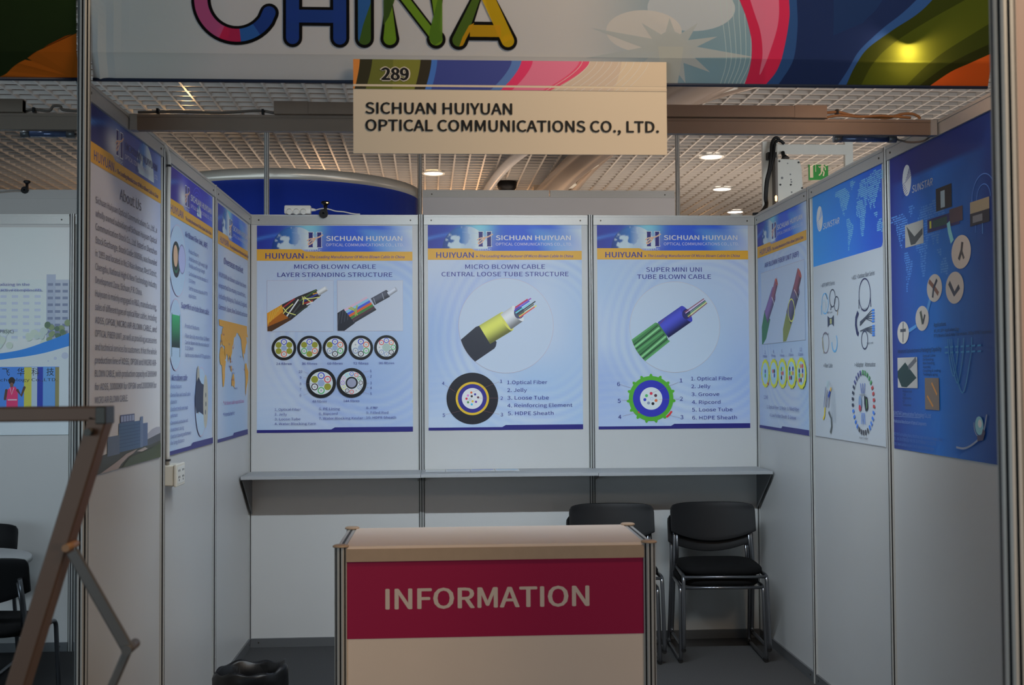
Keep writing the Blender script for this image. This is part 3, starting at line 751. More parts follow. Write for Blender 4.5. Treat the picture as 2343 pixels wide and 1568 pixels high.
# power board frame standing behind the corner of the walls
pf = thing('power_board', (1.6, .3, 0), 'white slotted metal frame with a drilled board above the right wall', 'power board')
MB().box(.012, .108, -.012, .02, 0, 2.98).build('upright', 'white_board', pf)
MB().box(.532, .582, -.012, .02, 0, 2.985).build('upright', 'white_board', pf)
MB().box(.10, .54, -.018, -.012, 2.90, 2.962).build('crossbar', 'white_board', pf)
bd = MB().prism([(.082, 2.40), (.082, 2.862), (.222, 2.855), (.236, 2.80), (.244, 2.62), (.246, 2.40)], 'y', -.075, -.062).build('board', 'white_board', pf, bevel=.003)
for k in range(16):
    x, z = R.uniform(.1, .22), R.uniform(2.5, 2.84); r_ = R.choice((.004, .005, .0075)); MB().cyl((x, -.0765, z), (x, -.0745, z), r_, 12).build('hole', 'bracket', bd)
for x, z in ((.096, 2.845), (.216, 2.838), (.1, 2.70), (.236, 2.68), (.165, 2.70)): MB().cyl((x, -.081, z), (x, -.0745, z), .0055, 10).build('bolt', 'groove', bd)
MB().box(.068, .082, -.085, -.012, 2.40, 2.865).build('side_lip', 'frame_grey', pf)
MB().tube([(.132, -.03, 2.91), (.132, -.045, 2.885), (.133, -.065, 2.872), (.134, -.068, 2.862)], [.012, .012, .018, .028], 12).build('plug', 'black_plastic', pf)
MB().box(.03, .085, -.06, -.013, 2.862, 2.905).build('cable_clamp', 'black_plastic', pf)
MB().lathe([(0, -.02), (.006, -.016), (.007, .01), (0, .018)], (.068, -.09, 2.615), 12).build('pilot_light', 'lamp_indicator', pf)
for k, dx in enumerate((0, .02)):
    tag(MB().tube(spline([(1.72+dx, .27, 2.975-dx*.6), (1.69+dx, .262, 3.0-dx*.9), (1.66+dx, .255, 2.965), (1.645+dx*.8, .228, 2.88), (1.632+dx*.5, .222, 2.80), (1.612+dx*.4, .222, 2.72), (1.604+dx*.4, .222, 2.62), (1.60+dx*.4, .2, 2.57), (1.54+dx, .1, 2.51), (1.50+dx, .04, 2.493), (1.47+dx, .0, 2.486)]), .0095, 8).build('power_cable', 'black_rubber'),
        ('thick black power cable coming down the white slotted frame' if k == 0 else 'second black power cable strapped to the first on the white frame'), 'cable')
tag(MB().tube(spline([(1.487, -.05, HT+.01), (1.48, -.35, HT+.006), (1.487, -.7, HT+.012), (1.48, -1.1, HT+.006), (1.487, -1.5, HT+.014), (1.482, -1.9, HT+.006), (1.487, -2.1, HT+.01)]), .005, 6).build('rail_cable', 'cable_white'),
    'thin pale cable lying along the top of the right wall', 'cable')
tag(MB().tube([(1.33, -.004, HT+.006), (1.4, -.004, HT+.006)], .005, 8).build('lead_connector', 'cable_white'), 'small white lead connector at the right end of the back wall rail', 'connector')

# exit sign hanging from the ceiling
es = thing('exit_sign', (3.56, 5.0, 3.59), 'green emergency exit sign with running figure hanging from ceiling', 'sign')
ea = Art(.2, .21); GRN = ink(36, 104, 52, 1.9); WH = (.62, .58, .46, 1)
ea.rect(0, 0, .2, .21, GRN); ea.rect(.012, .03, .045, .19, WH); ea.rect(.068, .05, .074, .13, WH)
ea.disc(.142, .045, .014, WH, 20); ea.stroke([(.142, .06), (.136, .11)], .026, WH, True); ea.stroke([(.14, .065), (.168, .085), (.172, .11)], .01, WH, True); ea.stroke([(.138, .065), (.112, .085), (.106, .075)], .01, WH, True)
ea.stroke([(.138, .11), (.158, .135), (.15, .17)], .013, WH, True); ea.stroke([(.134, .11), (.128, .145), (.108, .165)], .013, WH, True)
ea.build('sign_face', 'sign_print', es, (-.1, 0, .2), math.radians(-8), thick=.03, paper=GRN)
for x in (-.06, .06): MB().cyl((x, .01, .2), (x, .01, .15+.2), .002, 6).build('hanger', 'screw', es)

# ceiling downlights
def downlight(x, y, label, warm, power, r=.105, spot=True):
    t = thing('downlight', (x, y, ZC-.012), label, 'light', 'ceiling downlights')
    MB().lathe([(r, .02), (r+.02, .012), (r+.02, 0), (r, 0), (r-.01, .012)], (0, 0, 0), 36).build('trim_ring', 'white_plastic', t)
    MB().lathe([(0, .004), (r-.004, .006), (r-.002, .012), (0, .03)], (0, 0, 0), 36).build('lens', 'lamp_warm' if warm else 'lamp_white', t)
    light('downlight_lamp', 'SPOT', (0, 0, -.02), power, WARM if warm else (1, .84, .68), None, t, spot_size=2.4, spot_blend=.8, shadow_soft_size=.08)
downlight(-.483, 5.476, 'warm round downlight in the ceiling just right of the blue tower', True, 60)
downlight(2.303, 4.489, 'round downlight nearest the hanging sign in the ceiling row at right', False, 60)
downlight(2.889, 6.421, 'middle round downlight in the ceiling row at right', False, 60)
downlight(3.519, 8.239, 'farthest round downlight in the ceiling row at right, just above the back wall', False, 60)
# spot under the grid hidden behind the beam, and one behind the banner's cloth
def halogen(loc, label, power, col, rad=.03, arm=.07):
    t = thing('halogen_spot', loc, label, 'light')
    MB().lathe([(.012, .05), (.03, .03), (.034, 0), (.03, 0), (.012, .03), (0, .03)], (0, 0, 0), 20).build('reflector', 'alu_dark', t)
    MB().lathe([(0, -.012), (.011, -.006), (.012, .006), (0, .012)], (0, 0, .012), 14).build('bulb', 'lamp_warm', t)
    MB().cyl((0, .0, .048), (0, 0, .048+arm), .005, 8).build('arm', 'alu_dark', t)
    light('halogen_lamp', 'POINT', (0, 0, -.02), power, col, None, t, shadow_soft_size=rad)
halogen((-2.49, 2.85, ZC-.11), 'warm halogen spot under the ceiling grid behind the beam at left', 5, (1, .6, .26), .03, .08)
halogen((1.15, -2.945, 2.60), 'warm halogen spot glowing through the green part of the banner', 2.2, (1, .58, .36), .012, .40)
# unseen uplights added behind the back wall to warm the underside of the grid
for x, y, p in ((-1.9, 7.6, 330), (.1, 8.0, 260), (-4.8, 7.8, 50), (3.6, 10.4, 120)):
    t = thing('uplight', (x, y, 2.45), 'warm uplight added out of sight to light the ceiling grid', 'light', 'added uplights behind the back wall')
    MB().lathe([(.05, 0), (.09, .08), (.085, .08), (.045, .01), (0, .01)], (0, 0, 0), 20).build('reflector', 'alu_dark', t)
    MB().cyl((0, 0, -2.45), (0, 0, 0), .012, 8).build('stand', 'alu_dark', t)
    light('uplight_fill', 'SPOT', (0, 0, .06), p, (1, .55, .26), None, t, spot_size=2.6, spot_blend=.6, shadow_soft_size=.08).rotation_euler = (math.pi, 0, 0)

# ================================================================== neighbouring stand on the left
nt = thing('round_table', (-2.75, -1.03, 0), 'round grey table in the neighbouring stand between two chairs', 'table')
MB().lathe([(0, .655), (.4, .655), (.407, .66), (.407, .675), (.4, .68), (0, .68)], (0, 0, 0), 48).build('table_top', 'grey_board', nt)
MB().lathe([(.24, 0), (.235, .02), (.05, .035), (.03, .06), (.03, .655), (0, .655)], (0, 0, 0), 28).build('pedestal', 'chrome', nt)
dup(c0, (-2.43, -1.27, 0), math.radians(177), 'black chair with its back to the aisle at the neighbouring table')['group'] = 'chairs of the neighbouring stand'
dup(c0, (-2.9, -.42, 0), math.radians(4), 'black chair beyond the round grey table facing the aisle')['group'] = 'chairs of the neighbouring stand'

# ================================================================== folding metal frame in the left foreground
ff = thing('folding_frame', (-1.3, -4.63, 0), 'bronze folding metal frame with hinged strut standing in the left foreground', 'frame stand')
def bar(p, q, w_, d_, y):
    p, q = Vector((p[0], p[1])), Vector((q[0], q[1])); t = (q-p).normalized(); n = Vector((-t.y, t.x))*w_/2
    return MB().prism([tuple(p+n), tuple(q+n), tuple(q-n), tuple(p-n)], 'y', y-d_/2, y+d_/2)
bar((-.86, 1.478), (.395, 1.481), .024, .045, 0).build('top_bar', 'frame_bronze', ff, bevel=.003)
bar((.388, 1.475), (-.055, .0), .03, .045, 0).build('leg', 'frame_bronze', ff, bevel=.003)
bar((-.85, 1.475), (-.41, .0), .03, .045, 0).build('leg', 'frame_bronze', ff, bevel=.003)
bar((-.44, .013), (-.02, .013), .026, .2, 0).build('foot_bar', 'frame_bronze', ff, bevel=.003)
bar((.352, 1.262), (.443, 1.100), .020, .008, -.031).build('strut', 'frame_grey', ff, bevel=.003)
bar((.440, 1.106), (-.03, .02), .014, .01, -.02).build('rear_leg', 'frame_grey', ff, bevel=.003)
for p, r, mt in (((.345, 1.268), .006, 'cable_orange_lit'), ((.441, 1.104), .008, 'frame_grey'), ((.378, 1.452), .006, 'screw')):
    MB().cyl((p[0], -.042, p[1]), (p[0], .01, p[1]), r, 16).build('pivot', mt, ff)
MB().box(.385, .402, -.024, .024, 1.464, 1.493).build('corner_cap', 'screw', ff, bevel=.002)

# ================================================================== posters
# Coordinates on a poster are metres from its upper left corner.
KS = .78
NV = ink(44, 46, 120, 2.1); NVD = ink(36, 34, 100, 2.1); ORG = (.84, .45, .045, 1); WHT = (.80, .80, .80, 1); PALEW = ink(186, 194, 206, 2.0)
SKY = ink(166, 190, 218, 1.55); SKY2 = ink(186, 196, 212, 1.65); SKY3 = ink(146, 168, 218, 1.5)
def cloudy(seed, wv=1):
    """Pale blue ground with faint concentric swirls."""
    def f(a, b):
        t = vn(a*3.2, b*3.2, seed); c = mixc(SKY, SKY2, t*1.25-.1)
        c = mixc(c, SKY3, max(0, vn(a*2.3+5, b*2.1, seed+3)-.55)*1.5)
        if wv:
            d = math.hypot(a-.62, b-.62); k = .5+.5*math.sin(d*120+3*vn(a*4, b*4, 9))
            m_ = max(0, 1-abs(d-.46)/.2)*.35; c = mixc(c, ink(196, 206, 222, 1.6) if k > .5 else SKY3, m_*abs(k-.5)*2)
            d = math.hypot(a-.1, b-1.45); k = .5+.5*math.sin(d*140); c = mixc(c, ink(196, 206, 222, 1.6), .22*k*max(0, 1-abs(d-.45)/.25))
        if a < .02 or b > 1.185: pass
        return c
    return f
CONT = {  # rough continents, degrees east and north
 'na': [(-165, 62), (-155, 71), (-125, 70), (-95, 72), (-82, 68), (-62, 58), (-55, 50), (-66, 44), (-76, 36), (-81, 26), (-90, 30), (-97, 26), (-94, 18), (-84, 10), (-92, 15), (-105, 21), (-115, 32), (-124, 42), (-130, 55), (-150, 60)],
 'gl': [(-55, 82), (-25, 82), (-20, 72), (-42, 60), (-52, 68)],
 'sa': [(-80, 8), (-62, 10), (-50, 0), (-35, -7), (-40, -22), (-54, -34), (-62, -40), (-68, -54), (-74, -48), (-71, -20), (-81, -5)],
 'af': [(-16, 14), (-17, 22), (-8, 34), (10, 37), (32, 31), (43, 12), (51, 11), (40, -4), (40, -16), (30, -32), (19, -35), (12, -16), (9, 3), (-8, 5)],
 'eu': [(-9, 37), (-9, 43), (0, 47), (-4, 57), (8, 58), (14, 68), (28, 71), (60, 70), (60, 52), (48, 42), (36, 37), (26, 38), (15, 38), (8, 44), (0, 38)],
 'as': [(60, 70), (80, 73), (105, 77), (140, 73), (178, 67), (162, 58), (142, 55), (135, 44), (122, 38), (121, 28), (108, 20), (106, 9), (99, 8), (95, 18), (88, 22), (78, 8), (72, 20), (60, 25), (52, 16), (44, 13), (36, 30), (36, 37), (48, 42), (60, 52)],
 'au': [(114, -22), (130, -12), (142, -11), (153, -27), (147, -38), (130, -32), (115, -34)],
 'jp': [(131, 32), (141, 36), (144, 44), (140, 42), (135, 35)], 'id': [(96, 4), (106, -6), (118, -8), (118, 4), (108, 2)]}
def inside(x, y, P):
    r = False
    for i in range(len(P)):
        (x0, y0), (x1, y1) = P[i-1], P[i]
        if (y0 > y) != (y1 > y) and x < (x1-x0)*(y-y0)/(y1-y0)+x0: r = not r
    return r
def dotted_map(A, fa, fb, db, col, drop=.1, seed=3):
    """World map drawn as rows of short dashes; fa and fb turn degrees into sheet metres."""
    rr = random.Random(seed); lat = 76; pts = []; F = []
    while lat > -55:
        lon = -168
        while lon < 178:
            if any(inside(lon, lat, P) for P in CONT.values()) and rr.random() > drop:
                n = len(pts); a, b = fa(lon+1.2*vn(lon, lat)), fb(lat); wd = fa(lon+3.4)-fa(lon)
                pts += [(a, b), (a+wd, b), (a+wd, b+db), (a, b+db)]; F.append((n+3, n+2, n+1, n))
            lon += 4.2
        lat -= 3.6
    A.put(pts, F, [col]*len(F))
def header(A, W, style=0):
    """The blue band with globe, monogram and company name, and the ochre strip under it."""
    D1, D2, CY, LT_ = ink(30, 40, 130, 2), ink(44, 84, 186, 2), ink(120, 190, 226, 2), ink(178, 190, 208, 2)
    if style == 1: D1, D2, CY, LT_ = ink(46, 36, 116, 2), ink(52, 54, 160, 2), ink(60, 66, 180, 2), ink(84, 110, 200, 2)
    if style == 2: D1, D2, CY, LT_ = ink(22, 26, 84, 2), ink(52, 70, 140, 2), ink(90, 112, 164, 2), ink(120, 140, 190, 2)
    def f(a, b):
        t = a/W
        c = mixc(D1, D2, t*1.6+.15*vn(a*9, b*14, 4))
        sw_ = math.exp(-((b-.028-.05*(1-t*2.2)**2)/.010)**2)*max(0, 1-t*2.5); c = mixc(c, ink(66, 120, 200, 2), .7*sw_)
        gl = math.exp(-((t-.335)/.1)**2-((b-.005)/.075)**2); c = mixc(c, CY, .85*gl)
        g2 = math.exp(-((t-.30)/.085)**2-((b-.1)/.05)**2); c = mixc(c, ink(196, 206, 216, 2), .95*g2)
        c = mixc(c, mixc(CY, LT_, (t-.72)*4), max(0, (t-.60)*2.5-.35*vn(a*7-b*9, b*6, 8)-(b < .02)*.1))
        c = mixc(c, D2, .55*math.exp(-((t-.52-.6*b)/.07)**2)*(b < .09))
        return c
    A.grid(0, 0, W, .15, 88, 16, f)
    if style == 1:
        for r_ in (.09, .105, .125): A.ring(.53, .135, r_-.003, r_, ink(80, 90, 196, 2), 30, 1, math.pi, 2*math.pi)
    cx, cy, r = ((.216, .138, .132), (.56, .138, .052), (.66, .138, .128))[style]      # globe rising from the ochre strip
    pts = []; cc = []; F = []; NJ, NI = 30, 60
    SEA0, SEA1, GLOW, LAND = ink(20, 52, 118, 2), ink(54, 106, 166, 2), ink(190, 202, 214, 1.8), ink(178, 194, 214, 1.9)
    for j in range(NJ+1):
        for i in range(NI+1):
            th = math.pi*(1+i/NI); rr = r*j/NJ; u, v_ = rr*math.cos(th)/r, rr*math.sin(th)/r; pts.append((cx+u*r, cy+v_*r))
            c = mixc(SEA0, SEA1, (1+u)*1.1-.25*v_-.1); c = mixc(c, GLOW, max(0, u*1.5+.25))
            n_ = .6*vn(u*2.6+3, v_*2.6, 12)+.3*vn(u*6, v_*6, 14)+.15*vn(u*13, v_*13, 2)
            c = mixc(c, LAND, max(0, min(1, (n_-.47)*14))*max(.15, min(.95, .7-u*1.1))); c = mixc(c, SEA0, .5*max(0, (math.hypot(u, v_)-.9)*6)*(u < 0))
            cc.append(c)
    for j in range(NJ):
        for i in range(NI): q = (j*(NI+1)+i, j*(NI+1)+i+1, (j+1)*(NI+1)+i+1, (j+1)*(NI+1)+i); F.append(q)
    A.put(pts, F, [[cc[k] for k in q] for q in F])
    if style == 0:
        A.stroke([(.2, .04), (.245, .045), (.3, .05)], .0012, ink(150, 170, 196, 2)); A.stroke([(.18, .108), (.24, .11), (.3, .115)], .0012, ink(150, 170, 196, 2)); A.stroke([(.246, .01), (.25, .07), (.246, .13)], .0012, ink(150, 170, 196, 2))
    if style < 3:
        for a0 in (.293, .342):
            A.poly([(a0-.003, .036), (a0+.031, .036), (a0+.031, .044), (a0+.028, .046), (a0+.028, .118), (a0+.031, .12), (a0+.031, .128), (a0-.003, .128), (a0-.003, .12), (a0, .118), (a0, .046), (a0-.003, .044)], ink(190, 200, 216, 2))
            A.poly([(a0, .039), (a0+.028, .039), (a0+.0255, .045), (a0+.0255, .119), (a0+.028, .125), (a0, .125), (a0+.0025, .119), (a0+.0025, .045)], NVD)
        sw_ = [tuple(p)[:2] for p in spline([(.286, .088, 0), (.3, .078, 0), (.32, .074, 0), (.35, .068, 0), (.378, .052, 0)], 5)]
        lp = [tuple(p)[:2] for p in spline([(.332, .078, 0), (.314, .1, 0), (.298, .11, 0), (.293, .104, 0), (.306, .09, 0), (.33, .074, 0)], 5)]
        for L_ in (sw_, lp): A.stroke(L_, .0075, ink(206, 198, 200, 2)); A.stroke(L_, .0042, ink(196, 136, 90, 2))
        A.text('HYOC', .292, .371, .1475, .011, ink(176, 192, 214, 2))
    A.text('SICHUAN HUIYUAN', .396, .837, .0885, .0275, ink(110, 130, 190, 2), .05); A.text('SICHUAN HUIYUAN', .395, .835, .0875, .0275, WHT if style < 2 else ink(60, 56, 96, 2), .035)
    A.text('OPTICAL COMMUNICATIONS CO., LTD.', .395, .842, .1195, .0165, ink(182, 182, 208, 2.1))
    A.poly([(0, .1365), (.248, .1365), (.257, .139), (.272, .1485), (.285, .1505), (W, .1505), (W, .203), (0, .203)], ORG)
    A.text('HUIYUAN', .048, .266, .191, .032, NV, .03)
    A.poly([(.278, .176), (.292, .183), (.278, .19), (.282, .183)], NV)
    A.text('The Leading Manufacturer Of Micro Blown Cable In China', .300, .847, .189, .0155, NV, .02, .22)
def footer(A, W, H):
    A.poly([(0, H-.0165), (W*.475, H-.0165), (W*.498, H-.0285), (W, H-.0285), (W, H), (0, H)], NVD)
def rbox(A, a0, b0, a1, b1, col=None):
    if col: A.rect(a0, b0, a1, b1, col)
    A.stroke([(a0, b0), (a1, b0), (a1, b1), (a0, b1), (a0, b0)], .0016, ink(160, 150, 164, 2))
def C_(r, g, b): return ink(r, g, b, 2.1)
BLKI = (.014, .014, .016, 1)
def poster(A, wall, pos, label, group):
    rz = {'back': 0, 'left': 90, 'right': -90}[wall]
    o = A.build('poster', 'poster_print', None, pos, math.radians(rz))
    return tag(o, label, 'poster', group)
G = 'posters on the stand walls'
W0, H0 = .892, 1.193
PXU = .00251
# ---- back wall, first poster
A = Art(W0, H0); A.grid(0, 0, W0, H0, 64, 84, cloudy(1)); header(A, W0); footer(A, W0, H0)
A.text('MICRO BLOWN CABLE', .213, .681, .25, .0245, NV, .012); A.text('LAYER STRANDING STRUCTURE', .117, .776, .2965, .0245, NV, .012)
rbox(A, .058, .318, .436, .612, ink(184, 196, 214, 1.6)); rbox(A, .459, .318, .836, .611, ink(186, 194, 208, 1.6))
def lpt(x, y): return ((560+x/4.9-588)*PXU, (440+y/4.9-517)*PXU)
# orange cable with open strands
A.poly([(.06, .61), lpt(250, 1365), lpt(415, 1268), lpt(520, 1440), (.085, .61)], C_(150, 84, 20))
A.poly([(.06, .54), lpt(250, 1365), lpt(415, 1268), lpt(450, 1330), (.06, .568)], C_(206, 130, 34)); A.poly([(.06, .585), (.06, .61), (.085, .61), lpt(520, 1440), lpt(505, 1410)], C_(70, 44, 22))
for k in range(6): A.stroke([lpt(262+k*27, 1500-k*38), lpt(290+k*30, 1350-k*17)], .003, C_(232, 160, 60))
A.poly([lpt(415, 1268), lpt(600, 1175), lpt(800, 1095), lpt(850, 1165), lpt(690, 1300), lpt(520, 1440), lpt(440, 1380)], C_(40, 34, 34))
for (x0, y0, x1, y1, c) in ((430, 1300, 560, 1200, (150, 40, 44)), (470, 1400, 600, 1210, (190, 194, 200)), (500, 1420, 620, 1260, (60, 66, 62)), (540, 1390, 700, 1290, (44, 58, 50)), (610, 1230, 800, 1105, (60, 90, 44)), (640, 1240, 830, 1140, (44, 54, 130)), (650, 1260, 760, 1225, (150, 44, 40)), (690, 1270, 760, 1240, (200, 204, 206)), (760, 1150, 850, 1130, (176, 130, 50))):
    A.stroke([lpt(x0, y0), lpt(x1, y1)], .0075, C_(*c))
for L_ in ([(425, 1300), (470, 1355), (570, 1385)], [(430, 1370), (470, 1320), (540, 1260)], [(640, 1205), (740, 1200), (840, 1185)], [(650, 1270), (660, 1200), (640, 1180)], [(660, 1180), (740, 1240)]): A.stroke([lpt(*p) for p in L_], .0055, C_(206, 206, 110))
A.cable(*lpt(815, 1145), *lpt(915, 1085), .0145, C_(190, 194, 200), .45, 1.1, 7, C_(170, 176, 186))
# black cable with coloured tubes
A.poly([(.461, .609), lpt(1035, 1365), lpt(1110, 1318), lpt(1230, 1480), (.5, .609)], C_(34, 36, 44))
for k in range(4): A.stroke([lpt(1040+k*36, 1500-k*18), lpt(1068+k*30, 1345-k*8)], .004, C_(60, 62, 70))
for k, c in enumerate(((190, 160, 176), (120, 170, 210), (60, 80, 180), (190, 86, 40), (60, 116, 56), (74, 48, 52), (44, 44, 50))):
    t0, t1 = k/6, k/6; A.stroke([lpt(1115+105*t0, 1335+130*t0), lpt(1370+95*t1, 1190+130*t1)], .0135, C_(*c))
for L_ in ([(1160, 1310), (1230, 1340), (1260, 1390)], [(1180, 1300), (1250, 1330), (1260, 1280)], [(1255, 1280), (1235, 1400)]): A.stroke([lpt(*p) for p in L_], .007, C_(150, 156, 60))
A.cable(*lpt(1430, 1240), *lpt(1600, 1145), .0225, C_(70, 72, 84), .3, 1.1, 7, C_(60, 62, 72))
A.stroke([lpt(1440, 1195), lpt(1462, 1265)], .002, C_(170, 176, 186)); A.stroke([lpt(1535, 1140), lpt(1557, 1210)], .002, C_(170, 176, 186))
A.cable(*lpt(1605, 1155), *lpt(1695, 1095), .0135, C_(176, 180, 190), .4, 1.1, 7, C_(150, 154, 164))
OLV = C_(132, 132, 44)
RINGC = {'b': (52, 66, 170), 'o': (196, 96, 60), 'g': (60, 150, 80), 'k': (50, 40, 44), 's': (120, 134, 160), 'w': (190, 196, 204), 'r': (190, 60, 64), 'v': (150, 110, 180), 'y': (214, 206, 110), 'c': (120, 190, 220), 'p': (200, 150, 180)}
def section(a, b, r, inner, codes, rs, rad, core, ccol):
    A.ring(a, b, inner, r, BLKI); A.disc(a, b, inner, C_(186, 206, 220), 36)
    A.disc(a, b, core, ccol, 28)
    n = len(codes)
    for k, c in enumerate(codes):
        t = -math.pi/2+2*math.pi*k/n; x, y = a+rad*math.cos(t), b+rad*math.sin(t)
        if c == 'F': A.disc(x, y, rs, OLV, 20)
        else:
            A.disc(x, y, rs, C_(*RINGC[c]), 20); A.disc(x, y, rs*.72, C_(206, 210, 214), 20); A.disc(x, y, rs*.3, C_(150, 156, 160), 10)
GRY = C_(134, 150, 176)
for (a, codes, lab) in ((61.6, 'bFFoFF', '24 fibres'), (119.5, 'bFoFgF', '36 fibres'), (177.7, 'bogksF', '60 fibres'), (236.7, 'bogksw', '72 fibres')):
    section(a*PXU, 281.6*PXU, 28*PXU, 21.8*PXU, codes, 6.9*PXU, 14*PXU, 6.6*PXU, GRY); A.text(lab, (a-17.5)*PXU, (a+17.5)*PXU, 320*PXU, 5*PXU, NV)
section(295*PXU, 281*PXU, 28*PXU, 21.8*PXU, 'bogksswr', 5.9*PXU, 15.8*PXU, 9.5*PXU, C_(150, 168, 160)); A.text('96 fibres', 278*PXU, 313*PXU, 319.6*PXU, 5*PXU, NV)
section(146.2*PXU, 362.4*PXU, 34*PXU, 26.5*PXU, 'brFgkF', 8*PXU, 17*PXU, 8*PXU, GRY); section(215.7*PXU, 362.2*PXU, 34*PXU, 26.5*PXU, 'brgkswrkyvpc', 4.9*PXU, 20.8*PXU, 14*PXU, BLKI); A.disc(215.7*PXU, 362.2*PXU, 10.5*PXU, C_(134, 136, 154), 28)
A.text('48 fibres', 126*PXU, 159*PXU, 406.5*PXU, 5*PXU, NV); A.text('144 fibres', 197*PXU, 233.5*PXU, 406*PXU, 5*PXU, NV)
for s_, y in (('10', 630), ('9', 708), ('8', 788), ('7', 857), ('6', 933)):
    x = 712; yy = (740+(y+14)/5.58-517)*PXU; a = (560+x/5.58-588)*PXU; A.text(s_, a-(.0045 if len(s_) == 1 else .0105), a+(.0045 if len(s_) == 1 else .009), yy, .0145, NV)
    A.stroke([(a+.017, yy-.007), (112*PXU+(.05 if s_ == '8' else .012), (740+{'10': 655, '9': 712, '8': 785, '7': 850, '6': 908}[s_]/5.58-517)*PXU)], .0009, C_(130, 90, 110))
for s_, y in (('1', 628), ('2', 697), ('3', 783), ('4', 845), ('5', 920)):
    a = (560+1605/5.58-588)*PXU; yy = (740+(y+14)/5.58-517)*PXU; A.text(s_, a-.0045, a+.0045, yy, .0145, NV)
    A.stroke([(a-.012, yy-.007), (a-(.046 if s_ in '15' else .026), (740+{'1': 642, '2': 708, '3': 783, '4': 835, '5': 900}[s_]/5.58-517)*PXU)], .0009, C_(130, 90, 110))
for x, y, x1, t in ((385, 1125, 715, '1. Optical Fiber'), (385, 1187, 540, '2. Jelly'), (385, 1248, 710, '3. Loose Tube'), (385, 1308, 905, '4. Water Blocking Yarn'), (945, 1122, 1212, '5. PE Lining'), (945, 1183, 1180, '6. Ripcord'), (945, 1243, 1502, '7. Water Blocking Kevlar'), (1545, 1113, 1690, '8. FRP'), (1545, 1175, 1825, '9. Filled Rod'), (1545, 1237, 1925, '10. HDPE Sheath')):
    A.text(t, (560+x/5.58-588)*PXU, (560+x1/5.58-588)*PXU, (740+y/5.58-517)*PXU, .0135, NV)
poster(A, 'back', (-1.437, -.0055, 2.412), 'micro blown cable layer stranding structure poster on back wall', G)

# ---- back wall, second poster
PX2 = .00255
def p2(x, y): return ((950+x/5.0585-980)*PX2, (470+y/5.0585-515.5)*PX2)
def p2b(x, y): return ((950+x/5.715-980)*PX2, (770+y/5.715-515.5)*PX2)
A = Art(.898, 1.193); A.grid(0, 0, .898, 1.193, 64, 84, cloudy(2)); header(A, .898); footer(A, .898, 1.193)
def tx2(f, t, x0, x1, y, cap, bold=0): A.text(t, f(x0, y)[0], f(x1, y)[0], f(x0, y)[1], cap, NV, bold)
tx2(p2, 'MICRO BLOWN CABLE', 580, 1505, 738, .0255, .012); tx2(p2, 'CENTRAL LOOSE TUBE STRUCTURE', 307, 1778, 824, .0255, .012)
ca, cb = p2(1049, 1396); cr = .276
A.disc(ca, cb, cr, ink(184, 196, 212, 1.62), 72); A.ring(ca, cb, cr-.0008, cr+.0008, C_(170, 150, 156), 72)
def on_circle(deg): return (ca+cr*math.cos(math.radians(deg)), cb+cr*math.sin(math.radians(deg)))
edge = [on_circle(d) for d in range(131, 165, 4)]
q = [p2(700, 1408), p2(760, 1388), p2(790, 1390)]
A.poly([p2b(1060, 75), p2b(1050, 130), p2b(1030, 160)]+edge+q, C_(34, 36, 46))
A.cable(*p2(800, 1500), *p2(1060, 1345), .0625, C_(214, 204, 84), .18, 1.05, 12, C_(190, 186, 80))
A.cable(*p2(1045, 1352), *p2(1185, 1255), .054, C_(196, 206, 224), .22, 1.05, 12, C_(214, 220, 228)); A.disc(*p2(1200, 1245), .030, C_(60, 64, 90), 24, .036)
for (x0, y0, x1, y1, c) in ((1150, 1200, 1340, 1080, (130, 60, 150)), (1155, 1185, 1300, 1090, (170, 40, 60)), (1145, 1225, 1320, 1110, (60, 60, 170)), (1160, 1250, 1330, 1135, (90, 180, 210)), (1175, 1265, 1390, 1115, (40, 46, 50)), (1185, 1280, 1370, 1150, (70, 80, 60)), (1200, 1290, 1400, 1165, (190, 190, 80)), (1205, 1300, 1380, 1180, (190, 70, 80))):
    A.stroke([p2(x0, y0), p2(x1, y1)], .0068, C_(*c))
a, b = p2b(740, 808)
for r, c in ((.1495, C_(30, 30, 36)), (.0965, C_(206, 158, 40)), (.0835, C_(44, 40, 116)), (.0607, C_(200, 208, 220))): A.disc(a, b, r, c, 60)
for x, y, c in ((727, 731, (214, 96, 60)), (776, 755, (52, 52, 130)), (683, 769, (206, 110, 180)), (732, 779, (30, 30, 34)), (815, 795, (80, 44, 60)), (664, 810, (180, 40, 66)), (743, 845, (206, 164, 60)), (787, 852, (90, 50, 140)), (684, 857, (60, 120, 66)), (732, 885, (60, 160, 190))): A.disc(*p2b(x, y), .0066, C_(*c), 16)
A.ring(*p2b(709, 820), .0052, .0068, C_(120, 130, 150), 16)
for x0, y0, x1, y1 in ((745, 725, 1090, 592), (830, 805, 1090, 806), (870, 968, 1090, 1016), (385, 632, 520, 720), (390, 1015, 620, 960)): A.stroke([p2b(x0, y0), p2b(x1, y1)], .0009, C_(130, 84, 84))
for t, x, y in (('4', 363, 630), ('5', 368, 1042), ('1', 1115, 608), ('2', 1122, 828), ('3', 1122, 1040)): tx2(p2b, t, x-16, x+16, y, .0185)
for t, x0, x1, y in (('1.Optical Fiber', 1195, 1718, 625), ('2. Jelly', 1195, 1450, 726), ('3. Loose Tube', 1195, 1737, 826), ('4. Reinforcing Element', 1195, 2045, 926), ('5. HDPE Sheath', 1200, 1798, 1028)): tx2(p2b, t, x0, x1, y, .0205)
poster(A, 'back', (-.455, -.0055, 2.417), 'central loose tube structure poster in the middle of back wall', G)

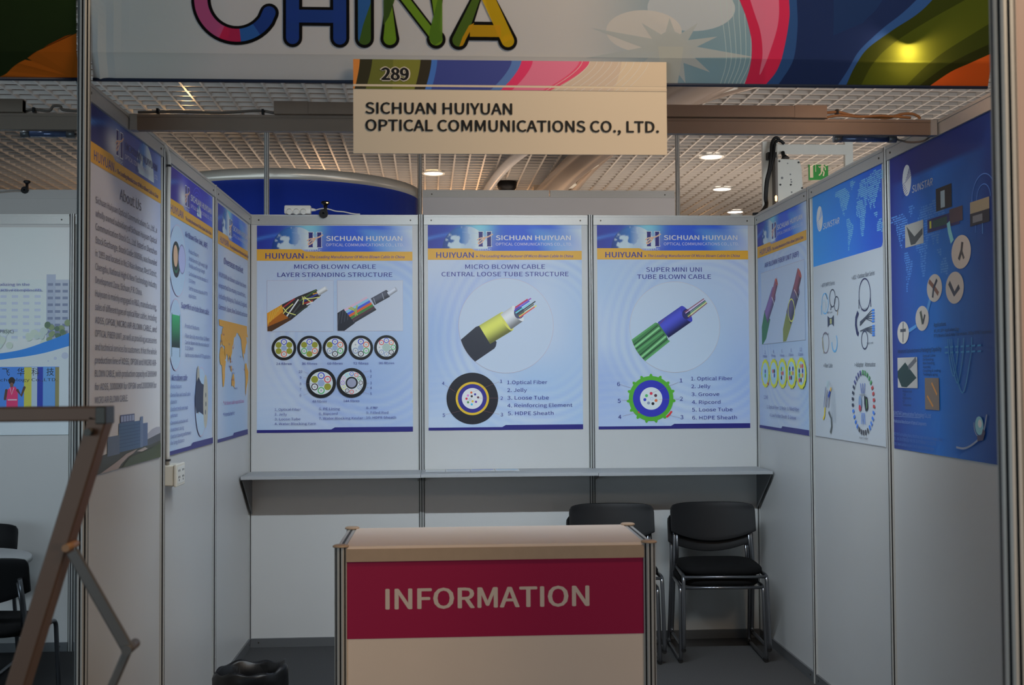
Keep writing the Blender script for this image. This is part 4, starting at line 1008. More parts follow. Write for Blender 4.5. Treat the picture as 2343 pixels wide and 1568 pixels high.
# ---- back wall, third poster
PX3 = .002604
def p3(x, y): return ((1340+x/5.0585-1366)*PX3, (470+y/5.0585-515)*PX3)
def p3b(x, y): return ((1340+x/5.715-1366)*PX3, (770+y/5.715-515)*PX3)
A = Art(.897, 1.197); A.grid(0, 0, .897, 1.197, 64, 84, cloudy(6)); header(A, .897); footer(A, .897, 1.197)
tx2(p3, 'SUPER MINI UNI', 692, 1333, 763, .026, .012); tx2(p3, 'TUBE BLOWN CABLE', 588, 1440, 845, .026, .012)
ca, cb = p3(1017, 1396); cr = .2665
A.disc(ca, cb, cr, ink(184, 198, 214, 1.62), 72); A.ring(ca, cb, cr-.0008, cr+.0008, C_(176, 160, 156), 72)
edge = [on_circle(d) for d in range(133, 164, 3)]
A.poly([p3b(1060, 35)]+edge+[p3(800, 1345), p3(880, 1370)], C_(60, 110, 66))
for k in range(9):
    t = k/8; e0 = edge[min(len(edge)-1, int((1-t)*(len(edge)-1)))]; x1, y1 = 800+150*t, 1350+200*t
    A.stroke([e0, p3(x1, y1)], .004 if k % 2 else .011, C_(*((20, 40, 30) if k % 2 else ((120, 176, 120) if k in (2, 6) else (80, 140, 84)))))
A.cable(*p3(880, 1430), *p3(1150, 1245), .0555, C_(66, 72, 170), .12, 1.05, 12, C_(56, 60, 156))
A.disc(*p3(1150, 1248), .025, C_(40, 40, 90), 20, .03)
A.cable(*p3(880, 1430), *p3(900, 1416), .0555, C_(66, 72, 170), .12, 1.05, 12)
for k, c in enumerate(((120, 60, 70), (206, 160, 190), (40, 44, 60), (60, 110, 60), (200, 190, 100), (120, 70, 60))): A.stroke([p3(1130+k*9, 1225+k*13), p3(1355+k*7, 1072+k*10)], .0048, C_(*c))
A.stroke([p3(830, 1370), p3(900, 1300)], .0024, C_(120, 50, 60))
a, b = p3b(830, 780)
A.disc(a, b, .1315, C_(74, 148, 44), 60)
for k in range(15):
    if k == 5: continue
    t = -math.pi/2+2*math.pi*k/15; ct_, st_ = math.cos(t), math.sin(t); nx_, ny_ = -st_, ct_
    A.poly([(a+.128*ct_+nx_*.011, b+.128*st_+ny_*.011), (a+.141*ct_+nx_*.0065, b+.141*st_+ny_*.0065), (a+.146*ct_, b+.146*st_), (a+.141*ct_-nx_*.0065, b+.141*st_-ny_*.0065), (a+.128*ct_-nx_*.011, b+.128*st_-ny_*.011)], C_(74, 148, 44))
A.stroke([p3b(1025, 1022), p3b(1065, 985), p3b(1095, 945)], .0115, C_(190, 50, 50)); A.disc(a, b, .1075, C_(44, 48, 150), 60); A.disc(a, b, .066, C_(186, 204, 226), 48); A.disc(*p3b(668, 955), .005, C_(190, 50, 50), 14)
for x, y, c in ((830, 715, (206, 50, 70)), (888, 742, (70, 40, 54)), (893, 806, (214, 100, 60)), (852, 846, (24, 26, 34)), (795, 837, (120, 130, 154)), (748, 794, (40, 54, 160)), (770, 743, (70, 160, 90))): A.disc(*p3b(x, y), .0088, C_(*c), 18)
A.ring(*p3b(838, 783), .0072, .0092, C_(140, 160, 190), 18)
for x0, y0, x1, y1 in ((850, 705, 1195, 570), (930, 793, 1200, 790), (1075, 1000, 1195, 1028), (440, 600, 565, 642), (450, 800, 595, 800), (460, 1003, 660, 955)): A.stroke([p3b(x0, y0), p3b(x1, y1)], .0009, C_(130, 84, 84))
for t, x, y in (('6', 410, 615), ('5', 416, 830), ('4', 422, 1036), ('1', 1220, 575), ('2', 1220, 810), ('3', 1225, 1047)): tx2(p3b, t, x-20, x+20, y, .0225)
for t, x0, x1, y in (('1. Optical Fiber', 1350, 1890, 550), ('2. Jelly', 1352, 1600, 650), ('3. Groove', 1353, 1716, 752), ('4. Ripcord', 1357, 1730, 853), ('5. Loose Tube', 1357, 1885, 950), ('6. HDPE Sheath', 1360, 1942, 1053)): tx2(p3b, t, x0, x1, y, .0205)
poster(A, 'back', (.534, -.0055, 2.419), 'super mini uni tube blown cable poster on back wall by right corner', G)

# ---- left wall, nearest the aisle: company text and building
GRYT = C_(70, 66, 84)
A = Art(.89, 1.205)
A.grid(0, 0, .89, 1.205, 40, 54, lambda a, b: mixc(mixc(ink(176, 180, 206, 2), ink(196, 198, 206, 2), b*.9), ink(130, 150, 222, 2), max(0, (a-.72)*5)*max(0, .75-b)))
header(A, .89, 2)
A.text('About Us', .335, .605, .274, .038, GRYT)
TL_ = ['Sichuan Huiyuan Optical Communications Co., Ltd., a', 'wholly owned subsidiary of Sichuan Huiyuan Optical', 'Communication Stock Co., Ltd. listed in Shenzhen', 'Stock Exchange, Stock Code: 000586, was founded', 'in 1993 and located in No.5 Main Avenue, West District,', 'Chengdu, National High & New Technology Industry', 'Development Zone, Sichuan, P.R. China.', 'Huiyuan is mainly engaged in R&D, manufacturing,',
       'sales of different types of optical fiber cables, including', 'ADSS, OPGW, MICRO AIR-BLOWN CABLE, and', 'OPTICAL FIBER UNIT, as well as providing accessories', 'and technical services for customers. It has the whole', 'production line of ADSS, OPGW and MICRO AIR-', 'BLOWN CABLE, with production capacity of 20000KM', 'for ADSS, 10000KM for OPGW and 20000KM for', 'MICRO AIR-BLOWN CABLE.']
for k, t in enumerate(TL_): A.text(t, .068, .83 if k not in (6, 15) else (.62 if k == 6 else .44), .327+k*.0432, .0215, GRYT)
A.poly([(.0, 1.205), (.0, 1.17), (.1, 1.15), (.3, 1.14), (.6, 1.13), (.89, 1.12), (.89, 1.205)], C_(60, 62, 52))
A.poly([(.697, 1.105), (.76, 1.09), (.83, 1.084), (.89, 1.086), (.89, 1.125), (.697, 1.14)], C_(150, 150, 158)); A.poly([(.7, 1.125), (.89, 1.11), (.89, 1.14), (.7, 1.15)], C_(74, 76, 82))
A.rect(.33, 1.05, .60, 1.15, C_(66, 92, 124)); A.rect(.6, 1.036, .636, 1.15, C_(96, 112, 140)); A.rect(.636, 1.062, .70, 1.148, C_(80, 98, 130)); A.rect(.2, 1.09, .34, 1.155, C_(84, 96, 116))
for k in range(7): A.stroke([(.335, 1.062+k*.012), (.598, 1.062+k*.012)], .0016, C_(44, 66, 100))
for k in range(12): A.stroke([(.345+k*.022, 1.052), (.345+k*.022, 1.148)], .0014, C_(50, 74, 108))
A.rect(.345, 1.022, .52, 1.05, C_(60, 72, 110))
for k in range(5): A.rect(.352+k*.034, 1.026, .378+k*.034, 1.046, C_(140, 150, 176))
A.poly([(.12, 1.205), (.3, 1.18), (.42, 1.16), (.56, 1.152), (.5, 1.165), (.44, 1.172), (.36, 1.19), (.32, 1.205)], C_(146, 134, 128)); A.poly([(.55, 1.16), (.66, 1.152), (.7, 1.16), (.62, 1.166)], C_(160, 150, 142)); A.poly([(.36, 1.205), (.46, 1.175), (.7, 1.165), (.89, 1.15), (.89, 1.205)], C_(62, 70, 44))
poster(A, 'left', (-1.4785, -2.9, 2.432), 'About Us company text poster nearest the aisle on the left wall', G)

# ---- left wall, middle: spools
A = Art(.855, 1.19)
A.grid(0, 0, .855, 1.19, 50, 66, cloudy(11, 0)); header(A, .855, 1)
A.poly([(0, .1365), (.248, .1365), (.272, .1485), (.855, .1505), (.855, .203), (0, .203)], ORG); A.text('HUIYUAN', .03, .25, .191, .032, NV, .03); A.text('The Leading Manufacturer Of Micro Blown Cable In China', .29, .82, .189, .0155, NV, .02, .22)
A.text('Air Blown Fiber Unit, (ABF)', .288, .738, .262, .024, NV, .012)
def lines(rows, a0, cap=.017):
    for t, a1, b in rows: A.text(t, a0, a1, b, cap, C_(60, 72, 130))
lines((('Product features', .55, .325), ('Small diameter, light weight, high', .74, .358), ('flexible and longer length', .68, .388), ('Can be blown into the microduct of', .75, .424), ('3.0-5.0mm', .48, .455), ('Suit for access network of FTTX', .74, .488), ('applications', .5, .52)), .354)
def spool_oval(a, b, ra, rb): A.disc(a, b, ra, ink(176, 200, 228, 1.5), 48, rb); A.ring(a, b, ra-.001, ra+.001, C_(180, 150, 170), 48, rb/ra)
spool_oval(.152, .381, .146, .15); A.disc(.122, .379, .073, C_(24, 28, 30), 40, .076); A.disc(.118, .375, .055, C_(30, 90, 60), 36, .062); A.disc(.115, .37, .05, C_(20, 22, 24), 36, .056); A.disc(.112, .365, .038, C_(180, 150, 120), 30, .046)
A.disc(.224, .368, .064, C_(150, 156, 190), 40, .062); A.ring(.224, .368, .058, .064, C_(110, 116, 150), 40)
A.text('Super Mini uni-tube blown cable', .217, .77, .575, .024, NV, .012)
spool_oval(.117, .694, .116, .149)
A.grid(.048, .612, .187, .748, 8, 12, lambda a, b: mixc(C_(44, 150, 90), C_(20, 40, 34), (b-.612)/.12)); A.rect(.044, .606, .052, .787, C_(24, 40, 34)); A.rect(.182, .606, .189, .787, C_(24, 40, 34))
lines((('Product features', .56, .657), ('Fiber density more than 12 fibers', .78, .7), ('Can be blown into the microduct of', .77, .728), ('3.5/5mm', .44, .753), ('Suit for access network of FTTX applications', .80, .783)), .284)
A.text('Micro blown cable', .05, .328, .885, .024, NV, .012)
lines((('Product features', .22, .917), ('Dense fiber and small cable', .385, .952), ('diameter', .14, .98), ('Excellent tensile and crush', .335, 1.01), ('performance', .15, 1.036), ('Convenient construction and', .335, 1.066), ('investment saving', .26, 1.094), ('Good air blowing performance', .4, 1.122), ('for long distance', .27, 1.148)), .036, .0155)
spool_oval(.6, .985, .12, .157); A.disc(.535, .93, .035, C_(150, 146, 134), 30, .11)
A.poly([(.475, .96), (.5, .895), (.54, .87), (.6, .9), (.68, .91), (.7, 1.0), (.66, 1.05), (.56, 1.03), (.5, 1.035), (.478, 1.0)], C_(30, 34, 54)); A.disc(.69, .985, .052, C_(160, 156, 140), 36, .125)
for dx, dy in ((0, -.03), (.004, .012), (-.006, .05)): A.disc(.692+dx, .985+dy, .012, C_(90, 90, 84), 16, .012)
footer(A, .855, 1.19)
poster(A, 'left', (-1.4785, -1.885, 2.412), 'poster with three cable spools in the middle of the left wall', G)

# ---- left wall, by the corner: overseas market
A = Art(.83, 1.19); A.grid(0, 0, .83, 1.19, 50, 66, cloudy(15, 0)); header(A, .83); footer(A, .83, 1.19)
A.text('Overseas market', .147, .683, .29, .034, NV, .012)
for k, (t, a1) in enumerate((('HUIYUAN air blown cable has been', .77), ('exported to many countries,', .76), ('including Malaysia, Thailand, England,', .80), ('Denmark, Spain, New Zealand and so on', .81))): A.text(t, .026, a1, .365+k*.054, .024, NV)
OR2 = C_(214, 138, 30)
for k, P in CONT.items():
    A.poly([(.03+((lo+360 if lo < -25 else lo)+20)*.00236, .602+(74-la)*.0029) for lo, la in P], OR2)
for k, (t, a, b) in enumerate((('England', .05, .69), ('Spain', .05, .72), ('China', .26, .70), ('Japan', .36, .715), ('Thailand', .27, .775), ('Vietnam', .31, .79), ('Malaysia', .27, .815), ('Singapore', .33, .83), ('Indonesia', .36, .85), ('Australia', .34, .885), ('New Zealand', .42, .93), ('Denmark', .1, .655), ('Mexico', .58, .76), ('Brazil', .69, .83))): A.text(t, a, a+.008*len(t), b, .011, C_(120, 50, 90) if k % 2 else NV)
A.poly([(.13, .985), (.142, .992), (.13, .999)], C_(150, 40, 90)); A.text('Air blown cable exported area', .155, .7, 1.008, .019, C_(150, 60, 120)); A.poly([(.13, 1.045), (.142, 1.052), (.13, 1.059)], NV); A.text('Potential market', .155, .43, 1.066, .02, NV)
poster(A, 'left', (-1.4785, -.9, 2.406), 'Overseas market poster with orange world map beside the left corner', G)

# ---- right wall, by the corner: fibre unit
A = Art(.895, 1.196); A.grid(0, 0, .895, 1.196, 56, 72, cloudy(19)); header(A, .895); footer(A, .895, 1.196)
A.text('AIR BLOWN FIBER UNIT (ABF)', .145, .768, .272, .027, NV, .012)
A.rect(.072, .298, .86, .71, ink(180, 192, 210, 1.6)); A.stroke([(.072, .298), (.86, .298)], .0014, C_(150, 130, 140)); A.stroke([(.09, .711), (.86, .709)], .0014, C_(130, 130, 130))
A.poly([(.074, .61), (.135, .515), (.245, .575), (.16, .68), (.096, .71), (.074, .71)], C_(36, 96, 56)); A.cable(.165, .56, .322, .43, .046, C_(110, 80, 130), .3, 1.1, 8, C_(120, 90, 140)); A.cable(.29, .465, .372, .372, .03, C_(120, 64, 84), .4, 1.1, 6, C_(180, 90, 60))
A.stroke([(.28, .45), (.31, .475), (.33, .5)], .005, C_(190, 196, 206)); A.poly([(.352, .385), (.379, .346), (.402, .39)], C_(140, 60, 50))
A.poly([(.482, .64), (.585, .505), (.69, .57), (.54, .706), (.484, .708)], C_(110, 116, 44)); A.cable(.585, .585, .74, .43, .052, C_(80, 70, 100), .3, 1.1, 8, C_(90, 80, 110)); A.cable(.70, .46, .78, .36, .04, C_(120, 64, 74), .3, 1.1, 7, C_(150, 70, 60)); A.ring(.635, .545, .05, .057, C_(210, 206, 90), 24, 1.1)
A.stroke([(.69, .44), (.72, .46), (.745, .49)], .005, C_(190, 196, 206))
for k, (x, nf) in enumerate(((.136, '2'), (.304, '4'), (.467, '6'), (.632, '8'), (.797, '12'))):
    A.disc(x, .879, .08, C_(206, 192, 40), 40)
    for q in range(14): t = q*2*math.pi/14; A.disc(x+.079*math.cos(t), .879+.079*math.sin(t), .006, C_(206, 192, 40), 10)
    A.disc(x, .879, .062, C_(150, 180, 222), 36); A.text(nf, x-.008*len(nf), x+.008*len(nf), .766, .018, NV); A.text('Fibres', x-.04, x+.04, .788, .014, NV)
    n = int(nf); pal = ((44, 50, 130), (180, 60, 70), (60, 140, 70), (24, 26, 34), (196, 190, 60), (200, 206, 214), (180, 110, 50))
    cols = {2: 1, 4: 2, 6: 2, 8: 3, 12: 3}[n]
    for q in range(n): A.disc(x+((q % cols)-(cols-1)/2)*.027, .879+((q//cols)-((n-1)//cols)/2)*.024, .0125, C_(*pal[(q*2+k) % 7]), 14)
A.stroke([(.19, .93), (.205, .945)], .012, C_(196, 60, 50)); A.text('12345', .115, .195, 1.025, .02, NV)
A.text('1. Optical Fiber   2. Resin   3. Filled Fiber', .178, .755, 1.077, .018, NV); A.text('4. Low Friction Sheath   5. Groove', .23, .705, 1.122, .018, NV)
poster(A, 'right', (1.4785, -.042, 2.421), 'AIR BLOWN FIBER UNIT poster next to the corner on the right wall', G)

# ---- right wall, middle: product sheet with blue head
A = Art(.89, 1.196); A.rect(0, 0, .89, 1.196, ink(190, 196, 202, 1.5))
BL1, BL2, BL3 = ink(48, 130, 206, 2), ink(34, 90, 186, 2), ink(34, 50, 150, 2)
A.grid(0, 0, .89, .356, 40, 18, lambda a, b: mixc(mixc(BL1, BL2, a*1.3), BL3, max(0, a-.55)*2*(.4+b)))
A.poly([(.87, .356), (.882, .35), (.89, .336), (.89, .356)], ink(190, 196, 202, 1.5))
dotted_map(A, lambda lo: .378+(lo+130)*.00182, lambda la: .022+(75-la)*.00240, .0052, ink(110, 170, 226, 2))
def star_logo(A, a, b, c, ra=.045, rb=.062):
    A.disc(a, b, ra, WHT, 40, rb)
    for k in range(7): y = b+.03-k*.0085; w_ = .07-k*.008; A.stroke([(a+.048-w_*.95, y-.026+w_*.05), (a+.05, y-.048)], .0026, c); A.stroke([(a-.05, y+.034), (a-.048+w_*.8, y+.018)], .0024, c) if k < 6 else None
star_logo(A, .103, .129, BL1); A.text('SUNSTAR', .152, .38, .188, .028, WHT, .012, .18)
K1, K2 = C_(56, 60, 72), C_(90, 150, 190)
A.text('> MTP/MPO Series', .109, .306, .468, .019, K1); A.text('> AOC + Outdoor fiber Series', .525, .796, .466, .019, K1); A.text('> Fiber Cable', .13, .256, .858, .019, K1); A.text('> Adaptor   Attenuator', .545, .79, .858, .02, K1)
for (a, b, ra, c) in ((.165, .549, .05, K2), (.15, .56, .03, C_(150, 170, 180)), (.27, .53, .042, K1), (.325, .56, .035, K1), (.165, .738, .05, C_(110, 100, 110)), (.679, .543, .07, C_(34, 34, 70)), (.671, .741, .04, C_(40, 44, 70))): A.ring(a, b, ra-.006, ra, c, 32, 1.05)
A.ring(.29, .74, .032, .04, K2, 24, 1.2, -.8, 3.2); A.stroke([(.11, .555), (.115, .6)], .006, K2); A.stroke([(.2, .53), (.175, .5)], .006, K1); A.stroke([(.255, .56), (.245, .585)], .008, K1); A.stroke([(.34, .59), (.335, .615)], .008, C_(140, 120, 90))
for q in ([(.2, .61), (.23, .622), (.26, .622), (.285, .61), (.285, .665), (.26, .652), (.23, .652), (.2, .665)],): A.poly(q, C_(40, 46, 66))
A.rect(.232, .626, .258, .65, C_(150, 150, 100)); A.stroke([(.12, .71), (.14, .79)], .01, C_(140, 134, 110))
A.stroke([(.61, .56), (.61, .6)], .006, K1); A.stroke([(.745, .56), (.75, .6)], .007, C_(34, 34, 70))
A.stroke([(.6, .615), (.575, .64), (.57, .67), (.585, .705), (.6, .715)], .022, C_(34, 36, 72))
for k in range(5): A.stroke([(.62, .66+.004*k), (.69, .64+.002*k), (.76, .615+.012*k)], .0035, K1); A.stroke([(.62, .70), (.69, .69+.002*k), (.76, .685+.008*k)], .0035, K1); A.rect(.762, .612+.012*k, .79, .62+.012*k, C_(50, 110, 200)); A.rect(.762, .68+.01*k, .79, .687+.01*k, C_(50, 110, 200))
for a, b, t in ((.2, .6, 'MTP trunk'), (.15, .7, 'Fanout'), (.64, .61, 'Breakout cable'), (.7, .76, 'Patch cord')): A.text(t, a, a+.07, b, .009, K1)
for k in range(6): A.stroke([(.16+.012*k, .95+.008*k), (.13+.014*k, 1.05)], .004, C_(*((60, 70, 120), (150, 150, 156), (90, 60, 60))[k % 3])); A.stroke([(.22+.014*k, .92+.01*k), (.25+.01*k, 1.12)], .0016, C_(120, 130, 140))
A.stroke([(.15, 1.05), (.14, 1.09), (.12, 1.11)], .014, C_(206, 170, 40)); A.stroke([(.2, 1.0), (.225, .97)], .018, C_(40, 60, 140)); A.stroke([(.225, .97), (.24, .955)], .014, C_(210, 150, 60)); A.stroke([(.2, 1.07), (.235, 1.1), (.24, 1.14), (.22, 1.17)], .016, C_(70, 74, 72))
for k in range(3): A.stroke([(.185+k*.012, .92), (.175+k*.012, .955)], .003, C_(150, 180, 180))
for k in range(30):
    t = -math.pi/2+k*2*math.pi/30; x, y = .648+.125*math.cos(t), 1.015+.132*math.sin(t); c = ((70, 130, 80), (160, 60, 60), (60, 110, 200), (60, 60, 66), (60, 110, 200), (40, 44, 60), (60, 60, 110))[k*7//30]
    A.stroke([(x-.011*math.cos(t), y-.011*math.sin(t)), (x+.011*math.cos(t), y+.011*math.sin(t))], .014, C_(*c))
for k in range(3): A.stroke([(.62+k*.027, .93), (.632+k*.015, .975)], .006, C_(60, 80, 150)); A.stroke([(.63+k*.016, 1.06), (.628+k*.02, 1.11)], .006, C_(60, 110, 190))
A.poly([(.665, .985), (.70, .99), (.705, 1.04), (.68, 1.055), (.665, 1.02)], C_(30, 32, 34)); A.stroke([(.69, 1.0), (.695, 1.04)], .005, C_(110, 170, 90)); A.disc(.615, 1.015, .018, C_(110, 130, 160), 20, .03); A.disc(.612, 1.04, .014, C_(170, 60, 70), 16)
A.text('Attenuator', .61, .69, .985, .008, K1); A.text('SC series', .625, .672, .895, .008, K1); A.text('Adapter, Connector', .60, .70, 1.175, .009, K1)
A.stroke([(0, 1.194), (.89, 1.194)], .002, C_(130, 130, 134))
poster(A, 'right', (1.4785, -1.037, 2.426), 'white product poster with sky blue map head, middle of right wall', G)

# ---- right wall, nearest the aisle: deep blue sheet
A = Art(.87, 1.2)
E1, E2, E3 = ink(30, 40, 112, 2), ink(26, 104, 190, 2), ink(18, 46, 112, 2)
A.grid(0, 0, .87, 1.2, 40, 54, lambda a, b: mixc(mixc(E1, E2, min(1, a/.42)), E3, max(0, (a-.42)/.45)*(1.1-.5*max(0, b-.85))) if b > .12 else mixc(E1, E3, a))
dotted_map(A, lambda lo: .05+(lo+130)*.00165, lambda la: .235+(76-la)*.00262, .0055, ink(84, 140, 206, 1.7), .15, 5)
star_logo(A, .168, .128, E1, .042, .062); A.text('SUNSTAR', .218, .405, .187, .028, WHT, .012, .18)
A.rect(.431, .207, .561, .292, C_(40, 36, 34)); A.rect(.47, .222, .505, .284, C_(150, 170, 176)); A.rect(.354, .312, .62, .362, C_(40, 36, 84)); A.rect(.372, .32, .388, .348, C_(190, 186, 60)); A.rect(.54, .3, .645, .352, C_(70, 56, 60)); A.rect(.4, .32, .52, .35, C_(44, 70, 60)); A.rect(.146, .305, .317, .395, C_(150, 148, 140))
A.poly([(.16, .31), (.235, .36), (.31, .335), (.31, .36), (.24, .39), (.2, .39)], C_(60, 62, 60)); A.stroke([(.53, .345), (.54, .38), (.56, .42)], .026, ink(120, 190, 226, 1.9))
A.rect(.702, .30, .84, .34, C_(130, 124, 104)); A.rect(.70, .34, .84, .384, C_(40, 40, 44)); A.rect(.72, .35, .79, .374, C_(100, 104, 110))
for r_ in (.05, .085): A.ring(.80, .30, r_-.003, r_, ink(74, 120, 200, 1.9), 24, 1.0, math.pi, 2*math.pi)
A.stroke([(.79, .384), (.79, .42)], .004, ink(90, 140, 210, 1.9)); A.stroke([(.74, .384), (.74, .41)], .003, ink(70, 120, 190, 1.9))
A.stroke([(.34, .66), (.37, .61)], .02, ink(80, 140, 210, 1.9)); A.stroke([(.15, .73), (.24, .71)], .014, ink(80, 140, 210, 1.9))
for a, b, r_ in ((.628, .464, .075), (.406, .575, .065), (.573, .587, .072), (.293, .683, .06), (.112, .731, .056)): A.disc(a, b, r_, C_(176, 170, 162), 40, r_*.8)
for L_, c, w_ in (([(.64, .43), (.632, .46), (.61, .49)], (60, 56, 54), .016), ([(.632, .46), (.65, .49)], (70, 66, 64), .012), ([(.36, .545), (.4, .57), (.44, .6)], (110, 74, 54), .018), ([(.43, .545), (.4, .575), (.39, .61)], (40, 40, 50), .014), ([(.53, .565), (.57, .61), (.61, .585)], (50, 50, 54), .02), ([(.28, .655), (.29, .68), (.3, .705)], (70, 74, 60), .018), ([(.3, .705), (.32, .67)], (50, 50, 54), .012), ([(.115, .69), (.11, .77)], (60, 60, 66), .007), ([(.085, .722), (.14, .722)], (60, 60, 66), .012)): A.stroke(L_, w_, C_(*c))
DK = (.02, .02, .035, 1)
A.text('Applications', .396, .50, .72, .014, DK); A.text('XFI, SFI, SFP+ Application Chip', .397, .6, .742, .011, DK); A.text('FTTH/Wireless Data & Video Transmission, 10Gbps SONET Equipment', .397, .84, .76, .011, DK)
A.text('Advanced Optoelectronics Packaging Capability', .057, .457, .812, .015, DK)
for k, t in enumerate(('Optical Cable', 'Die bonding', 'Wire bonding', 'Assembly', 'Coupling & sealing', 'Testing & aging')): A.text(t, .295, .295+.0085*len(t), .832+k*.0142, .009, DK)
A.rect(.054, .831, .244, .952, C_(166, 164, 160)); A.poly([(.054, .885), (.13, .85), (.165, .872), (.235, .912), (.14, .95), (.09, .948), (.054, .91)], C_(30, 50, 46)); A.stroke([(.16, .872), (.2, .855), (.235, .838)], .02, C_(90, 90, 94))
A.rect(.31, .912, .433, 1.032, C_(116, 100, 84)); A.stroke([(.37, .93), (.415, .975)], .009, C_(190, 130, 60)); A.stroke([(.33, .98), (.38, 1.02)], .009, C_(190, 130, 60))
for k, t in enumerate(('Product List', 'TOSA', 'ROSA series', 'OLT', 'Transceiver')): A.text(t, .1, .1+.0075*len(t), .97+k*.0135, .009, DK)
LBL = ink(130, 150, 190, 1.9)
A.text('SUNSTAR Communication Technology Co.,Ltd', .008, .358, 1.063, .0155, LBL); A.stroke([(.01, 1.068), (.27, 1.066)], .0016, LBL); A.text('Professional Manufacturer of Optical Components', .008, .319, 1.094, .0125, LBL)
LB2 = ink(84, 116, 176, 1.9)
A.text('ADD: 9th Tech Building, Wuhua West Road, High-Tech Zone, Chengdu, China', .006, .454, 1.146, .0125, LB2); A.text('TEL: 86-28-87988018  FAX: 86-28-87988068  P.C: 611731', .005, .4, 1.165, .0125, LB2); A.text('Http://www.sunstar-cn.com  E-mail: sales@sunstar-cn.com', .004, .38, 1.185, .0125, LB2)
WV = ink(64, 150, 200, 1.9)
for (x0, x1, y1) in ((.514, .597, .905), (.53, .64, .93), (.545, .70, .965)):
    A.stroke([tuple(p)[:2] for p in spline([(x0, .77, 0), (x0+.01, .84, 0), ((x0+x1)/2, y1, 0), (x1-.012, .84, 0), (x1, .77, 0)], 6)], .0055, mixc(WV, E3, .35))
for y in (.80, .82):
    for k in range(7): A.stroke([(.49+k*.042, y), (.515+k*.042, y-.001)], .006, mixc(WV, E3, .3))
A.disc(.745, 1.075, .03, ink(130, 180, 190, 1.9), 30, .032); A.disc(.75, 1.068, .014, ink(206, 214, 214, 1.9), 20); A.ring(.745, 1.075, .036, .04, ink(150, 160, 180, 1.9), 30, 1.0, .3, 3.4)
A.stroke([tuple(p)[:2] for p in spline([(.568, 1.16, 0), (.63, 1.16, 0), (.70, 1.14, 0), (.77, 1.10, 0), (.80, 1.035, 0)], 6)], .007, ink(140, 150, 170, 1.9)); A.stroke([(.73, 1.12), (.765, 1.115), (.78, 1.09)], .02, ink(70, 60, 84, 1.9))
poster(A, 'right', (1.4785, -2.012, 2.432), 'deep blue poster with round photos nearest the aisle on the right wall', G)

# ---- neighbouring stand's poster: pale building, blue swoosh and a photo of a woman at a sign
A = Art(.9, 1.18)
A.grid(0, 0, .9, 1.18, 30, 40, lambda a, b: mixc(ink(186, 196, 206, 2), ink(200, 206, 212, 2), vn(a*3, b*2, 31)*(b < .7)+(b > .7)*.4))
def np_(x, y): return (.9-(158-x)*.00243, (y-520)*.00249)
def wash(x0, y0, x1, y1, c): A.rect(*np_(x0, y0), *np_(x1, y1), ink(*c, 2))
wash(-140, 655, 40, 780, (186, 196, 208)); wash(40, 640, 105, 770, (186, 196, 208)); wash(105, 628, 126, 780, (150, 160, 178)); wash(126, 640, 158, 780, (160, 168, 182))
for j in range(8):
    y = 648+j*15.5
    for k in range(3): wash(108+k*17, y, 120+k*17, y+6, (110, 120, 146))
    for k in range(9): wash(-130+k*26, y+12, -116+k*26, y+18, (170, 180, 196))
for k in range(46):
    x, y = R.uniform(-135, 157), 0; y = 748+R.uniform(-10, 30)+(0 if x > 104 else 14); A.disc(*np_(x, y), R.uniform(.012, .024), ink(*(R.choice(((96, 116, 84), (120, 136, 100), (80, 104, 80))) if x > 104 else R.choice(((176, 188, 176), (170, 184, 178)))), 2), 12)
A.poly([np_(*p) for p in bcurve((-212, 822), (-60, 814), (40, 802), (110, 780), (158, 762))]+[np_(*p) for p in bcurve((158, 792), (100, 808), (40, 818), (-60, 828), (-212, 834))], ink(40, 118, 196, 2))
A.poly([np_(*p) for p in bcurve((-212, 834), (-60, 828), (40, 818), (100, 808), (158, 792))]+[np_(158, 994), np_(-212, 994)], ink(184, 192, 206, 2))
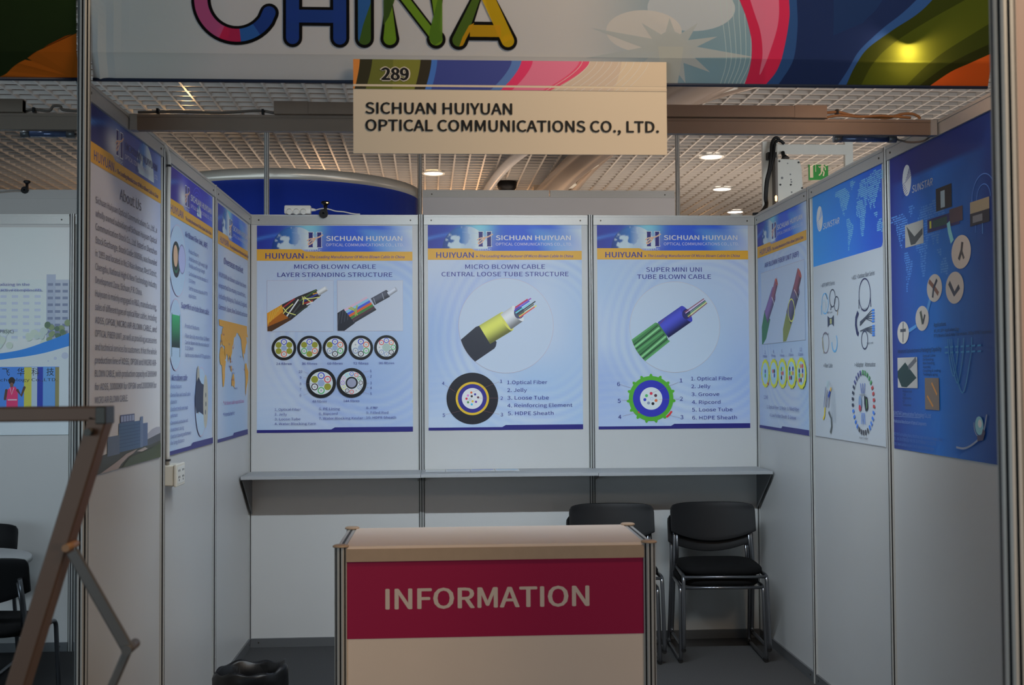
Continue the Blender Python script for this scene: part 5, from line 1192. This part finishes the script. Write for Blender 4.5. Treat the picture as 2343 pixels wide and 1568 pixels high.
A.text('is specializing in the', np_(-40, 0)[0], np_(67, 0)[0], np_(0, 654)[1], .0145, ink(70, 76, 150, 2)); A.text('passive and active components.', np_(-60, 0)[0], np_(97, 0)[0], np_(0, 667)[1], .0145, ink(70, 76, 150, 2)); A.text('PBS(C)', np_(0, 0)[0], np_(31, 0)[0], np_(0, 762)[1], .018, ink(40, 44, 60, 2))
A.rect(*np_(-120, 839), *np_(136, 934), ink(66, 120, 196, 2)); A.rect(*np_(56, 840), *np_(73, 934), ink(180, 176, 70, 2)); A.rect(*np_(73, 840), *np_(86, 934), ink(160, 176, 190, 2)); A.rect(*np_(86, 840), *np_(99, 934), ink(34, 52, 150, 2)); A.rect(*np_(99, 840), *np_(126, 934), ink(90, 140, 200, 2)); A.rect(*np_(127, 840), *np_(136, 934), ink(130, 124, 80, 2))
for t, x in (('飞', 6), ('华', 40), ('科', 73), ('技', 107)): A.text(t, np_(x, 0)[0], np_(x+17, 0)[0], np_(0, 858)[1], .036, (.02, .02, .03, 1))
A.text('bree Technology Co.,LTD.', np_(-52, 0)[0], np_(132, 0)[0], np_(0, 872)[1], .0165, (.02, .02, .03, 1))
A.disc(*np_(28, 871), .018, ink(40, 28, 24, 2), 20, .022); A.poly([np_(*p) for p in ((17, 893), (26, 884), (36, 884), (42, 893), (42, 934), (16, 934))], ink(196, 50, 100, 2)); A.stroke([np_(41, 892), np_(50, 905), np_(57, 886)], .014, ink(80, 54, 44, 2), True); A.stroke([np_(16, 892), np_(13, 912)], .014, ink(80, 54, 44, 2), True); A.stroke([np_(19, 914), np_(40, 914)], .006, ink(200, 190, 200, 2)); A.disc(*np_(28, 880), .01, ink(110, 74, 60, 2), 14, .014); A.stroke([np_(24, 886), np_(28, 902), np_(33, 886)], .003, ink(210, 210, 214, 2))
for x, y, r_ in ((149, 814, .019), (127, 820, .009), (111, 826, .005)): A.disc(*np_(x, y), r_, ink(166, 174, 190, 2), 18)
poster(A, 'back', (-3.392, -.0055, 2.4), 'pale poster with blue swoosh and photo on neighbouring back wall', None)
